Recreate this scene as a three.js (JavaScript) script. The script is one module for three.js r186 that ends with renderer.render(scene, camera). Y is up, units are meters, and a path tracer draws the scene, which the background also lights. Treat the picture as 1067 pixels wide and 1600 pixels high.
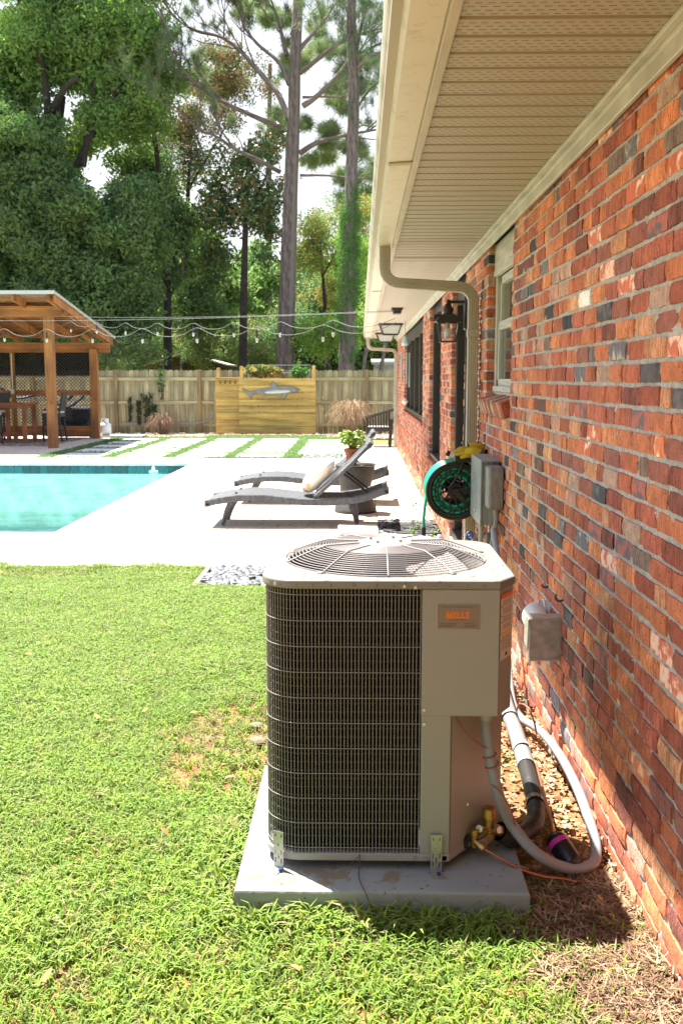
import * as THREE from 'three';
import { mergeGeometries, mergeVertices, toCreasedNormals } from 'three/addons/utils/BufferGeometryUtils.js';
import { RoundedBoxGeometry } from 'three/addons/geometries/RoundedBoxGeometry.js';

// ---------- camera, sky, sun, exposure ----------
const scene = new THREE.Scene();
const camera = new THREE.PerspectiveCamera(54.42, 682 / 1024, 0.05, 400);
camera.position.set(0, 1.55, 0);
camera.rotation.order = 'YXZ';
camera.rotation.set(-7.614 * Math.PI / 180, 1.0766 * Math.PI / 180, 0);
camera.focus = 3.6;
camera.userData.fStop = 10;
scene.add(camera);

const SUN = new THREE.Vector3(-0.33, 1, -0.31).normalize();
const sun = new THREE.DirectionalLight(0xfff7ea, 5);
sun.position.copy(SUN).multiplyScalar(60).add(new THREE.Vector3(0, 0, -14));
sun.target.position.set(0, 0, -14);
sun.castShadow = true;
sun.shadow.mapSize.set(4096, 4096);
Object.assign(sun.shadow.camera, { left: -35, right: 35, top: 35, bottom: -35, near: 1, far: 140 });
sun.shadow.radius = 1.4;
scene.add(sun, sun.target);

const renderer = new THREE.WebGLRenderer({ antialias: true });
renderer.setSize(682, 1024);
renderer.shadowMap.enabled = true;
renderer.toneMapping = THREE.LinearToneMapping;
renderer.toneMappingExposure = 3.9;

// ---------- random numbers and noise ----------
function rng(a) { return () => { a = (a + 0x6d2b79f5) | 0; let t = Math.imul(a ^ (a >>> 15), 1 | a); t = (t + Math.imul(t ^ (t >>> 7), 61 | t)) ^ t; return ((t ^ (t >>> 14)) >>> 0) / 4294967296; }; }
const R = rng(7);
const rr = (a, b) => a + (b - a) * R();
const pick = (a) => a[Math.floor(R() * a.length)];
const clamp = (x, a = 0, b = 1) => Math.min(b, Math.max(a, x));
const lerp = (a, b, t) => a + (b - a) * t;
const sm = (x, a, b) => { const t = clamp((x - a) / (b - a)); return t * t * (3 - 2 * t); };
function hash(x, y, s) { let h = Math.imul(x, 374761393) ^ Math.imul(y, 668265263) ^ Math.imul(s, 974634721); h = Math.imul(h ^ (h >>> 13), 1274126177); return ((h ^ (h >>> 16)) >>> 0) / 4294967296; }
function vnoise(x, y, p, s) { // p: period in cells (0: none)
  const xi = Math.floor(x), yi = Math.floor(y), fx = x - xi, fy = y - yi, w = (v) => (p ? ((v % p) + p) % p : v);
  const u = fx * fx * (3 - 2 * fx), v = fy * fy * (3 - 2 * fy);
  const a = hash(w(xi), w(yi), s), b = hash(w(xi + 1), w(yi), s), c = hash(w(xi), w(yi + 1), s), d = hash(w(xi + 1), w(yi + 1), s);
  return a + (b - a) * u + (c - a) * v + (a - b - c + d) * u * v;
}
function fbm(u, v, f, oct, s = 1, fy = f) { let t = 0, a = 0.5, n = 0; for (let i = 0; i < oct; i++) { t += a * vnoiseXY(u * f, v * fy, f, fy, s + i); n += a; a *= 0.5; f *= 2; fy *= 2; } return t / n; }
function vnoiseXY(x, y, px, py, s) {
  const xi = Math.floor(x), yi = Math.floor(y), fx = x - xi, fy = y - yi, wx = (v) => ((v % px) + px) % px, wy = (v) => ((v % py) + py) % py;
  const u = fx * fx * (3 - 2 * fx), v = fy * fy * (3 - 2 * fy);
  const a = hash(wx(xi), wy(yi), s), b = hash(wx(xi + 1), wy(yi), s), c = hash(wx(xi), wy(yi + 1), s), d = hash(wx(xi + 1), wy(yi + 1), s);
  return a + (b - a) * u + (c - a) * v + (a - b - c + d) * u * v;
}

// ---------- sky: pale hazy spring sky with soft cloud ----------
{
  const W = 1024, H = 512, data = new Float32Array(W * H * 4);
  for (let j = 0; j < H; j++) for (let i = 0; i < W; i++) {
    const up = ((j + 0.5) / H - 0.5) * Math.PI, y = Math.sin(up), az = ((i + 0.5) / W) * Math.PI * 2;
    const h = Math.pow(1 - Math.max(0, y), 3);
    let c = [lerp(0.26, 0.80, h), lerp(0.46, 0.89, h), lerp(0.94, 1.04, h)];
    const cl = fbm((i + 0.5) / W, (j + 0.5) / H, 6, 5, 90, 5), k = sm(cl, 0.40, 0.58) * (y > 0 ? 1 : 0);
    const lum = 1.15 + 0.25 * (cl - 0.5);
    c = c.map((v, n) => lerp(v, [1, 1, 1.01][n] * lum, k * 0.72));
    if (y < 0) c = [0.5, 0.52, 0.5];
    const o = (j * W + i) * 4;
    data[o] = c[0]; data[o + 1] = c[1]; data[o + 2] = c[2]; data[o + 3] = 1;
  }
  const t = new THREE.DataTexture(data, W, H, THREE.RGBAFormat, THREE.FloatType);
  t.mapping = THREE.EquirectangularReflectionMapping;
  t.magFilter = t.minFilter = THREE.LinearFilter;
  t.needsUpdate = true;
  scene.background = t;
  scene.environment = t;
  scene.environmentIntensity = scene.backgroundIntensity = 0.33;
}

// ---------- textures ----------
const byte = (v) => Math.round(255 * clamp(v));
function tex(n, fn, srgb = true, m = n) {
  const d = new Uint8Array(n * m * 4);
  for (let j = 0; j < m; j++) for (let i = 0; i < n; i++) {
    const c = fn((i + 0.5) / n, (j + 0.5) / m), o = (j * n + i) * 4, a = Array.isArray(c) ? c : [c, c, c];
    d[o] = byte(a[0]); d[o + 1] = byte(a[1]); d[o + 2] = byte(a[2]); d[o + 3] = 255;
  }
  const t = new THREE.DataTexture(d, n, m);
  t.wrapS = t.wrapT = THREE.RepeatWrapping; t.magFilter = t.minFilter = THREE.LinearFilter; t.needsUpdate = true;
  if (srgb) t.colorSpace = THREE.SRGBColorSpace;
  return t;
}
function canvasTex(w, h, draw) {
  const c = document.createElement('canvas'); c.width = w; c.height = h; draw(c.getContext('2d'), w, h);
  const t = new THREE.CanvasTexture(c); t.colorSpace = THREE.SRGBColorSpace; t.wrapS = t.wrapT = THREE.RepeatWrapping; return t;
}
const hex = (h) => [(h >> 16) / 255, ((h >> 8) & 255) / 255, (h & 255) / 255];
const mixc = (a, b, t) => a.map((v, i) => v + (b[i] - v) * t);
const mulc = (a, k) => a.map((v) => v * k);
const rep = (t, x, y = x) => { const c = t.clone(); c.repeat.set(x, y); c.needsUpdate = true; return c; };
const mat = (o) => { if (o.clearcoat || o.transmission !== undefined || o.sheen) return new THREE.MeshPhysicalMaterial(o); return new THREE.MeshStandardMaterial(o); };

const tGrain = tex(512, (u, v) => 0.78 + 0.3 * fbm(u, v, 6, 6, 3) - 0.06);                       // soft mottling
const tFine = tex(256, (u, v) => fbm(u, v, 32, 4, 11), false);                                   // fine bump
const tRough = tex(512, (u, v) => fbm(u, v, 12, 6, 17), false);
const woodTex = (base, dark, seed, knots = 3) => tex(512, (u, v) => { // grain along u
  let k = 0; for (let i = 0; i < knots; i++) { const du = (u - hash(i, 1, seed)) * 5, dv = v - hash(i, 2, seed), d = Math.hypot(du, dv * 9); k = Math.max(k, 1 - sm(d, 0.02, 0.22)); }
  const g = fbm(u, v + 0.04 * fbm(u, v, 2, 3, seed + 5), 3, 5, seed, 48), b = fbm(u, v, 3, 4, seed + 9, 6);
  return mulc(mixc(mixc(base, dark, clamp(g * 1.5 - 0.45)), dark, k * 0.8), 0.75 + 0.5 * b);
});
const tCedar = woodTex(hex(0xa8703c), hex(0x75451f), 31), tPine = woodTex(hex(0xcaa75e), hex(0x93712f), 37, 5), tGreyWood = woodTex(hex(0xa9a283), hex(0x7a7458), 41, 2), tTeak = woodTex(hex(0xa06a42), hex(0x6b4024), 47, 0);
const tWoodBump = tex(256, (u, v) => fbm(u, v, 3, 5, 53, 60), false);

// ---------- geometry helpers ----------
const base = new WeakMap();
const V = (x, y, z) => new THREE.Vector3(x, y, z);
const vec = (a) => V(a[0], a[1], a[2]);
function place(g, p = [0, 0, 0], r = [0, 0, 0], s) { const m = new THREE.Matrix4().compose(vec(p), new THREE.Quaternion().setFromEuler(new THREE.Euler(r[0], r[1], r[2])), s ? vec(s) : V(1, 1, 1)); g.applyMatrix4(m); return g; }
function muv(g, s = 1, swap = false, off = 0) { // uv in metres by the way each face points
  if (g.index) g = g.toNonIndexed();
  const p = g.attributes.position, uv = new Float32Array(p.count * 2), a = V(), b = V(), c = V(), n = V();
  for (let i = 0; i < p.count; i += 3) {
    a.fromBufferAttribute(p, i); b.fromBufferAttribute(p, i + 1); c.fromBufferAttribute(p, i + 2);
    n.copy(b).sub(a).cross(c.clone().sub(a)); const x = Math.abs(n.x), y = Math.abs(n.y), z = Math.abs(n.z);
    [a, b, c].forEach((q, k) => { let u, v; if (x >= y && x >= z) { u = q.z; v = q.y; } else if (y >= z) { u = q.x; v = q.z; } else { u = q.x; v = q.y; } if (swap) [u, v] = [v, u]; uv[(i + k) * 2] = u * s + off; uv[(i + k) * 2 + 1] = v * s + off * 1.7; });
  }
  g.setAttribute('uv', new THREE.BufferAttribute(uv, 2));
  return g;
}
const box = (w, h, d, p, r) => place(new THREE.BoxGeometry(w, h, d), p, r);
const rbox = (w, h, d, p, r, rad = 0.006, seg = 2) => place(new RoundedBoxGeometry(w, h, d, seg, Math.min(rad, w * 0.49, h * 0.49, d * 0.49)), p, r);
function span(a, b, w, h, rad = 0) { // a beam from a to b, w across level, h upright
  const A = vec(a), B = vec(b), L = A.distanceTo(B), g = rad ? new RoundedBoxGeometry(w, h, L, 2, rad) : new THREE.BoxGeometry(w, h, L), o = new THREE.Object3D();
  o.position.copy(A).lerp(B, 0.5); o.lookAt(B); o.updateMatrix(); g.applyMatrix4(o.matrix); return g;
}
function rod(a, b, r0, r1 = r0, n = 8, open = false) {
  const A = vec(a), B = vec(b), g = new THREE.CylinderGeometry(r1, r0, A.distanceTo(B), n, 1, open), d = B.clone().sub(A).normalize();
  g.applyQuaternion(new THREE.Quaternion().setFromUnitVectors(V(0, 1, 0), d)); g.translate((A.x + B.x) / 2, (A.y + B.y) / 2, (A.z + B.z) / 2); return g;
}
const cyl = (r0, r1, h, p, n = 24, r) => place(new THREE.CylinderGeometry(r1, r0, h, n), p, r);
const ball = (r, p, n = 12, s) => place(new THREE.SphereGeometry(r, n, Math.max(6, n * 0.7 | 0)), p, [0, 0, 0], s);
const curve = (pts, closed = false) => new THREE.CatmullRomCurve3(pts.map(vec), closed, 'centripetal');
const tube = (pts, r, seg = 40, n = 8) => new THREE.TubeGeometry(curve(pts), seg, r, n);
const lathe = (pts, p, n = 32) => place(new THREE.LatheGeometry(pts.map((q) => new THREE.Vector2(q[0], q[1])), n), p);
function taper(pts, r0, r1, seg = 24, n = 8, wob = 0) { // limb that thins along its length
  const c = curve(pts), f = c.computeFrenetFrames(seg, false), pos = [], uv = [], idx = [], L = c.getLength();
  for (let i = 0; i <= seg; i++) { const t = i / seg, q = c.getPointAt(t), rad = lerp(r0, r1, t) * (1 + wob * (R() - 0.5));
    for (let j = 0; j <= n; j++) { const a = j / n * Math.PI * 2, d = f.normals[i].clone().multiplyScalar(Math.cos(a) * rad).addScaledVector(f.binormals[i], Math.sin(a) * rad).add(q); pos.push(d.x, d.y, d.z); uv.push(j / n * 2 * Math.PI * r0, t * L); } }
  for (let i = 0; i < seg; i++) for (let j = 0; j < n; j++) { const a = i * (n + 1) + j, b = a + n + 1; idx.push(a, a + 1, b, b, a + 1, b + 1); }
  const g = new THREE.BufferGeometry(); g.setAttribute('position', new THREE.Float32BufferAttribute(pos, 3)); g.setAttribute('uv', new THREE.Float32BufferAttribute(uv, 2)); g.setIndex(idx); g.computeVertexNormals(); return g;
}
function extrudeY(shape, y0, y1, bevel = 0, seg = 2) { // a plan (x, -z) drawn as (x, y) and raised from y0 to y1
  const g = new THREE.ExtrudeGeometry(shape, { depth: y1 - y0 - 2 * bevel, bevelEnabled: bevel > 0, bevelSize: bevel, bevelThickness: bevel, bevelOffset: -bevel, bevelSegments: seg, curveSegments: 24 });
  g.rotateX(-Math.PI / 2); g.translate(0, y0 + bevel, 0); return g;
}
function merge(gs) {
  gs = (Array.isArray(gs) ? gs : [gs]).map((g) => { if (g.index) g = g.toNonIndexed(); if (!g.attributes.normal) g.computeVertexNormals(); if (!g.attributes.uv) g.setAttribute('uv', new THREE.Float32BufferAttribute(new Float32Array(g.attributes.position.count * 2), 2)); return g; });
  const color = gs.some((g) => g.attributes.color);
  for (const g of gs) for (const k of Object.keys(g.attributes)) if (!['position', 'normal', 'uv'].includes(k) && !(color && k === 'color')) g.deleteAttribute(k);
  return gs.length === 1 ? gs[0] : mergeGeometries(gs);
}
const used = new Map();
function numbered(n) { const k = used.get(n) ?? 0; used.set(n, k + 1); return k ? n + '_' + String(k).padStart(3, '0') : n; }
function baseOf(o) { while (o && !base.has(o)) o = o.parent; return o ? base.get(o) : [0, 0, 0]; }
function obj(name, gs, m, parent = scene) { // one named mesh; its geometry is given in the world's axes
  const g = merge(gs), b = parent === scene ? [0, 0, 0] : baseOf(parent);
  g.translate(-b[0], -b[1], -b[2]);
  const o = new THREE.Mesh(g, m); o.castShadow = o.receiveShadow = true;
  o.name = parent === scene ? numbered(name) : name; parent.add(o); return o;
}
function share(name, g, m, parent, p, r, s) { // a mesh that shares its geometry
  const o = new THREE.Mesh(g, m), b = baseOf(parent); o.castShadow = o.receiveShadow = true; o.name = name;
  o.position.set(p[0] - b[0], p[1] - b[1], p[2] - b[2]); if (r) o.rotation.set(r[0], r[1], r[2]); if (s) o.scale.set(s[0], s[1], s[2]); parent.add(o); return o;
}
function thing(name, label, category, p = [0, 0, 0], group) {
  const o = new THREE.Group(); o.name = numbered(name); o.position.set(p[0], p[1], p[2]); base.set(o, p); scene.add(o);
  o.userData = { label, category }; if (group) o.userData.group = group; return o;
}
function sub(name, parent) { const o = new THREE.Group(); o.name = name; parent.add(o); return o; }
function tag(o, label, category, group, kind) { o.userData = { ...o.userData, label, category }; if (group) o.userData.group = group; if (kind) o.userData.kind = kind; return o; }
function struct(o) { o.userData.kind = 'structure'; return o; }
function scatter(name, g, m, list, parent = scene) { // list of [x, y, z, rx, ry, rz, s, colour]
  const o = new THREE.InstancedMesh(g, m, list.length), d = new THREE.Object3D(), b = parent === scene ? [0, 0, 0] : baseOf(parent);
  list.forEach((q, i) => { d.position.set(q[0] - b[0], q[1] - b[1], q[2] - b[2]); d.rotation.set(q[3], q[4], q[5]); if (Array.isArray(q[6])) d.scale.set(...q[6]); else d.scale.setScalar(q[6]); d.updateMatrix(); o.setMatrixAt(i, d.matrix); if (q[7]) o.setColorAt(i, q[7]); });
  o.castShadow = o.receiveShadow = true; o.name = parent === scene ? numbered(name) : name; if (parent !== scene) o.userData.kind = 'stuff'; parent.add(o); return o;
}
const rgb = (r, g, b) => new THREE.Color().setRGB(r, g, b);

// ---------- ground, lawn, patio, pool ----------
const mEarth = mat({ color: rgb(0.8, 0.8, 0.8), map: tex(512, (u, v) => mixc(mixc(hex(0x6f5a3c), hex(0x8f7a52), fbm(u, v, 10, 5, 60)), hex(0x6d7a3a), sm(fbm(u, v, 5, 5, 66), 0.42, 0.6))), roughness: 1, bumpMap: tRough, bumpScale: 0.02 });
const POOL = { x0: -11.5, x1: -3.1, z0: -18.45, z1: -9.72 };
{
  const s = new THREE.Shape([[-150, -150], [150, -150], [150, 150], [-150, 150]].map((p) => new THREE.Vector2(...p)));
  s.holes.push(new THREE.Path([[POOL.x0 - 0.1, -POOL.z1 - 0.1], [POOL.x1 + 0.1, -POOL.z1 - 0.1], [POOL.x1 + 0.1, -POOL.z0 + 0.1], [POOL.x0 - 0.1, -POOL.z0 + 0.1]].map((p) => new THREE.Vector2(...p))));
  const g = new THREE.ShapeGeometry(s); g.rotateX(-Math.PI / 2); g.translate(0, -0.07, 0);
  struct(obj('ground', muv(g, 0.35), mEarth));
}
const patches = [[...[-.579, 0, -4.182], 0.3, 0.55], [...[-.69, 0, -3.92], 0.16, 0.35], [...[-2.575, 0, -7.795], 0.85, 0.26], [...[-1.685, 0, -7.973], 0.6, 0.2], [...[-2.047, 0, -8.163], 1.6, 0.09], [...[-.443, 0, -3.96], 0.18, 0.5], [0.76, 0, -2.35, 0.26, 0.3], [0.95, 0, -1.95, 0.6, 0.4], [0.66, 0, -2.75, 0.22, 0.22]];
const bare = (x, z) => { let b = 0; for (const [px, , pz, rx, rz] of patches) b = Math.max(b, 1 - sm(Math.hypot((x - px) / rx, (z - pz) / rz) + 0.5 * (vnoise(x * 9, z * 9, 0, 5) - 0.5), 0.55, 1.25)); return b; };
const mSoil = mat({ color: rgb(1, 1, 1), roughness: 1, bumpMap: rep(tRough, 1), bumpScale: 0.015, map: tex(512, (u, v) => { const n = fbm(u, v, 14, 6, 71), k = fbm(u, v, 5, 4, 78); return mulc(mixc(mixc(hex(0x7a5334), hex(0xa0764e), n), hex(0x6c6a34), sm(k, 0.45, 0.62) * 0.75), 0.7 + 0.5 * fbm(u, v, 50, 3, 83)); }) });
{
  const g = new THREE.PlaneGeometry(18, 11.2, 180, 112); g.rotateX(-Math.PI / 2); g.translate(-8.2, -0.022, -2.57);
  const p = g.attributes.position; for (let i = 0; i < p.count; i++) p.setY(i, -0.022 + 0.016 * (vnoise(p.getX(i) * 3, p.getZ(i) * 3, 0, 8) - 0.5) + 0.008 * (vnoise(p.getX(i) * 11, p.getZ(i) * 11, 0, 9) - 0.5));
  g.computeVertexNormals(); const uv = g.attributes.uv; for (let i = 0; i < p.count; i++) uv.setXY(i, p.getX(i) * 0.9, p.getZ(i) * 0.9);
  struct(obj('lawn_soil', g, mSoil));
}
// grass blades
function bladeGeo(n, len, w, spread, flop, flat = 0) {
  const gs = [];
  for (let i = 0; i < n; i++) {
    const a = R() * 6.283, L = len * rr(0.55, 1.2), W = w * rr(0.7, 1.2), f = flop * rr(0.3, 1.2), x0 = rr(-spread, spread), z0 = rr(-spread, spread), pos = [], K = 3;
    for (let k = 0; k <= K; k++) { const t = k / K, bend = f * t * t, up = L * t * Math.cos(bend) * (1 - flat), out = L * (t * Math.sin(bend + 0.25 + flat)), wd = W * (k === K ? 0.05 : 0.5 * (1 - 0.35 * t)); pos.push([out, up, -wd], [out, up + 0.15 * wd, wd]); }
    const P = [], q = (p) => { const c = Math.cos(a), s = Math.sin(a); P.push(x0 + p[0] * c - p[2] * s, p[1], z0 + p[0] * s + p[2] * c); };
    for (let k = 0; k < K; k++) { const [A, B, C, D] = [pos[2 * k], pos[2 * k + 1], pos[2 * k + 2], pos[2 * k + 3]]; [A, C, B].forEach(q); if (k < K - 1) [B, C, D].forEach(q); }
    const g = new THREE.BufferGeometry(); g.setAttribute('position', new THREE.Float32BufferAttribute(P, 3)); g.computeVertexNormals(); gs.push(g);
  }
  return merge(gs);
}
const mGrass = mat({ color: rgb(1, 1, 1), roughness: 0.9, side: THREE.DoubleSide, transmission: 0.35, thickness: 0 });
const mStraw = mat({ color: rgb(1, 1, 1), roughness: 0.8, side: THREE.DoubleSide });
const inPad = (x, z, m = 0) => x > -0.372 - m && x < 0.505 + m && z < -2.725 + m && z > -3.7 - m;
{
  const list = [[], []], straw = [];
  const green = () => { const t = R(), k = rr(0.6, 1.15); return t < 0.62 ? rgb(0.185 * k, 0.325 * k, 0.013 * k) : t < 0.86 ? rgb(0.26 * k, 0.365 * k, 0.02 * k) : t < 0.95 ? rgb(0.13 * k, 0.25 * k, 0.02 * k) : rgb(0.36 * k, 0.28 * k, 0.12 * k); };
  for (let i = 0; i < 120000; i++) {
    const z = -1.3 - 6.97 * Math.sqrt(R()), x = rr(-0.8 - 0.42 * -z, 0.8);
    if (inPad(x, z) || (x > -1.28 && z < -7.33) || z < -8.15 - 0.1 * vnoise(x * 7, 0, 0, 31) || (x > 0.35 && z < -2.9)) continue;
    const b = bare(x, z), lush = vnoise(x * 2.3, z * 2.3, 0, 12);
    if (R() < (x < 0.3 ? 0.8 : 0.93) * b + 0.04) { if (R() < 0.16 * b) straw.push([x, -0.012, z, rr(-0.3, 0.3), R() * 6.28, rr(-0.3, 0.3), rr(0.6, 1.2), (() => { const k = rr(0.6, 1.2); return R() < 0.45 ? rgb(0.34 * k, 0.24 * k, 0.13 * k) : rgb(0.22 * k, 0.12 * k, 0.06 * k); })()]); continue; }
    list[i & 1].push([x, -0.02, z, rr(-0.15, 0.15), R() * 6.28, rr(-0.15, 0.15), rr(0.7, 1.15) * lerp(0.75, 1.1, lush) * (inPad(x, z, 0.1) ? 1.35 : 1), green()]);
    if (R() < 0.05) straw.push([x, -0.01, z, rr(-0.3, 0.3), R() * 6.28, rr(-0.3, 0.3), rr(0.5, 1), rgb(0.38, 0.29, 0.17)]);
  }
  tag(scatter('lawn_grass', bladeGeo(9, 0.056, 0.006, 0.022, 0.8), mGrass, list[0]), 'thick bright green lawn grass left of and before the air conditioner', 'grass', null, 'stuff');
  tag(scatter('short_grass', bladeGeo(8, 0.045, 0.0058, 0.022, 1.2), mGrass, list[1]), 'short leaning lawn blades growing between the taller grass', 'grass', null, 'stuff');
  for (let i = 0; i < 7000; i++) { const x = rr(0.1, 0.82), z = rr(-3.0, -1.4); if (R() < bare(x, z) && !inPad(x, z, 0.01)) { const k = rr(0.6, 1.25); straw.push([x, -0.015 + 0.02 * R(), z, rr(-0.3, 0.3), R() * 6.28, rr(-0.3, 0.3), rr(0.8, 1.5), R() < 0.42 ? rgb(0.33 * k, 0.24 * k, 0.15 * k) : rgb(0.17 * k, 0.095 * k, 0.05 * k)]); } }
  tag(scatter('dry_thatch', bladeGeo(8, 0.05, 0.0028, 0.03, 1.2, 0.8), mStraw, straw), 'dry straw coloured thatch and dead grass by the brick wall base', 'dead grass', null, 'stuff');
}
{ // fallen leaves between the condenser and the wall
  const g = bladeGeo(1, 0.05, 0.022, 0, 0.9, 0.7), list = [];
  for (let i = 0; i < 5200; i++) {
    const strip = R() < 0.85, x = strip ? rr(0.44, 0.82) : rr(-0.2, 0.82), z = strip ? rr(-7.1, -2.3) : rr(-2.7, -1.6);
    if (inPad(x, z, 0.01) || (!strip && R() > 0.08 + 0.5 * bare(x, z))) continue;
    const t = R(), k = rr(0.6, 1.3);
    list.push([x, -0.012 + 0.018 * R(), z, rr(-0.5, 0.5), R() * 6.28, rr(-0.5, 0.5), rr(0.4, 1.1) * (z > -2.7 ? 0.55 : 0.9), t < 0.4 ? rgb(0.42 * k, 0.23 * k, 0.11 * k) : t < 0.78 ? rgb(0.46 * k, 0.33 * k, 0.21 * k) : rgb(0.24 * k, 0.13 * k, 0.07 * k)]);
  }
  tag(scatter('leaf_litter', g, mStraw, list), 'brown fallen leaves lying between air conditioner and brick wall', 'fallen leaves', null, 'stuff');
  const few = [];
  for (let i = 0; i < 70; i++) { const x = rr(-3.2, 0.4), z = rr(-7.9, -1.7); if (!inPad(x, z, 0.02)) few.push([x, 0.022, z, rr(-0.4, 0.4), R() * 6.28, rr(-0.4, 0.4), rr(0.6, 1.1), rgb(0.42 * rr(0.7, 1.1), 0.2, 0.07)]); }
  for (let i = 0; i < 120; i++) few.push([rr(-3, 0.6), 0.006, rr(-12.5, -8.4), rr(-0.2, 0.2), R() * 6.28, rr(-0.2, 0.2), rr(0.25, 0.8), rgb(0.3, 0.2, 0.11)]);
  tag(scatter('stray_leaf', g, mStraw, few), 'single dry leaves strewn over lawn and pale patio', 'fallen leaves', null, 'stuff');
}
for (const [p, s] of [[[-.438, 0, -4.123], [0.034, 0.018, 0.045]], [[-.461, 0, -4.314], [0.028, 0.016, 0.032]]]) {
  const g = ball(1, [0, 0, 0], 10); const q = g.attributes.position; for (let i = 0; i < q.count; i++) { const k = 1 + 0.35 * (vnoise(q.getX(i) * 2 + 9, q.getY(i) * 2 + q.getZ(i) * 3, 0, 3) - 0.5); q.setXYZ(i, q.getX(i) * k, q.getY(i) * k, q.getZ(i) * k); }
  g.computeVertexNormals(); const o = obj('stone', place(g, [p[0], 0, p[2]], [0, 0.6, 0], s), mat({ color: 0x7d6f60, roughness: 0.9, bumpMap: tRough, bumpScale: 0.004 }));
  tag(o, s[0] > 0.03 ? 'larger pale stone in the dirt just left of the air conditioner' : 'smaller pale stone behind the larger one left of the air conditioner', 'stone');
}
// pale concrete patio of big slabs
const mPatio = mat({ color: rgb(0.92, 0.9, 0.87), roughness: 0.85, bumpMap: rep(tFine, 2), bumpScale: 0.002, map: tex(512, (u, v) => mulc(mixc(hex(0xded6ca), hex(0xc9beb0), fbm(u, v, 4, 6, 101)), 0.93 + 0.1 * fbm(u, v, 60, 2, 108) - 0.35 * sm(fbm(u, v, 40, 3, 104), 0.74, 0.84))) });
const mCope = mat({ color: rgb(0.95, 0.94, 0.9), roughness: 0.8, map: tGrain });
{
  const patio = struct(new THREE.Group()); patio.name = 'patio'; scene.add(patio); base.set(patio, [0, 0, 0]);
  const slab = (x0, x1, z0, z1, y = 0) => obj('patio_slab', muv(box(x1 - x0, 0.1, z1 - z0, [(x0 + x1) / 2, y - 0.05, (z0 + z1) / 2]), 0.4), mPatio, patio);
  slab(-3.09, 0.19, -14.0, -8.15); slab(0.19, 0.815, -9.4, -8.15); slab(0.196, 0.815, -14.0, -10.95);
  slab(-3.09, 0.815, -19.55, -14.006); slab(-0.35, 0.815, -23.6, -19.556);
  slab(-14, -3.102, POOL.z1 - 0.0, -8.15); slab(-14, -3.096, -19.75, POOL.z0); slab(-20, -6.55, -26.9, -19.756); slab(-20, POOL.x0, POOL.z0 - 0.006, POOL.z1 + 0.006);
}
const mTurf = mat({ color: rgb(0.07, 0.16, 0.035), roughness: 1, bumpMap: tRough, bumpScale: 0.01 });
const mPaver = mat({ color: rgb(0.95, 0.93, 0.9), roughness: 0.85, map: tGrain, bumpMap: tFine, bumpScale: 0.002 });
{
  const g = new THREE.PlaneGeometry(6.2, 7.9); g.rotateX(-Math.PI / 2); g.translate(-3.43, -0.03, -23.5); struct(obj('turf_base', muv(g), mTurf));
  const blades = [];
  const pav = struct(new THREE.Group()); pav.name = 'stepping_path'; scene.add(pav); base.set(pav, [0, 0, 0]);
  const pg = muv(rbox(0.97, 0.05, 1.07, [0, 0, 0], [0, 0, 0], 0.01), 0.8), inPaver = [];
  for (let c = 0; c < 5; c++) for (let r = 0; r < 5; r++) {
    const x = [-5.7, -4.475, -3.245, -2.055, -0.835][c], z = -20.5 - 1.3 * r - (c === 4 ? 0.75 : 0); if (c === 4 && r === 4) continue;
    share('paving_slab', pg, mPaver, pav, [x, -0.032 + 0.004 * R(), z], [0, rr(-0.008, 0.008), 0]); inPaver.push([x, z]);
  }
  for (let i = 0; i < 26000; i++) { const x = rr(-6.5, -0.35), z = rr(-27.5, -19.8); if (z < -26.9 && (x < -4.2 || x > -1.1)) continue; if (inPaver.some(([a, b]) => Math.abs(x - a) < 0.485 && Math.abs(z - b) < 0.535) || (x > -1.2 && z > -20.6)) continue; const k = rr(0.8, 1.2); blades.push([x, -0.03, z, 0, R() * 6.28, 0, rr(0.8, 1.2), rgb(0.13 * k, 0.26 * k, 0.05 * k)]); }
  tag(scatter('artificial_turf', bladeGeo(7, 0.06, 0.013, 0.05, 0.8), mGrass, blades), 'green turf strips between the white stepping slabs beyond the pool', 'turf', null, 'stuff');
  const gg = new THREE.PlaneGeometry(16, 3.2); gg.rotateX(-Math.PI / 2); gg.translate(-6, -0.045, -28.3); struct(obj('gravel_bed', muv(gg), mat({ color: rgb(0.5, 0.4, 0.33), map: tex(256, (u, v) => 0.55 + 0.5 * fbm(u, v, 24, 3, 77)), roughness: 1 })));
  const st = []; for (let i = 0; i < 9000; i++) { const x = rr(-7.5, 1.2), z = rr(-28.9, -26.75); if (x > -4.2 && x < -1.1 && z > -27.5) continue; const k = rr(0.6, 1.2); st.push([x, -0.035, z, R() * 3, R() * 3, 0, [0.035 * rr(0.6, 1.3), 0.02, 0.03 * rr(0.6, 1.3)], R() < 0.5 ? rgb(0.62 * k, 0.55 * k, 0.48 * k) : R() < 0.6 ? rgb(0.45 * k, 0.26 * k, 0.18 * k) : rgb(0.3 * k, 0.2 * k, 0.14 * k)]); }
  tag(scatter('gravel', new THREE.IcosahedronGeometry(1, 0), mat({ color: rgb(1, 1, 1), roughness: 0.9 }), st), 'pinkish gravel and bark along the foot of the fence', 'gravel', null, 'stuff');
}
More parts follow.
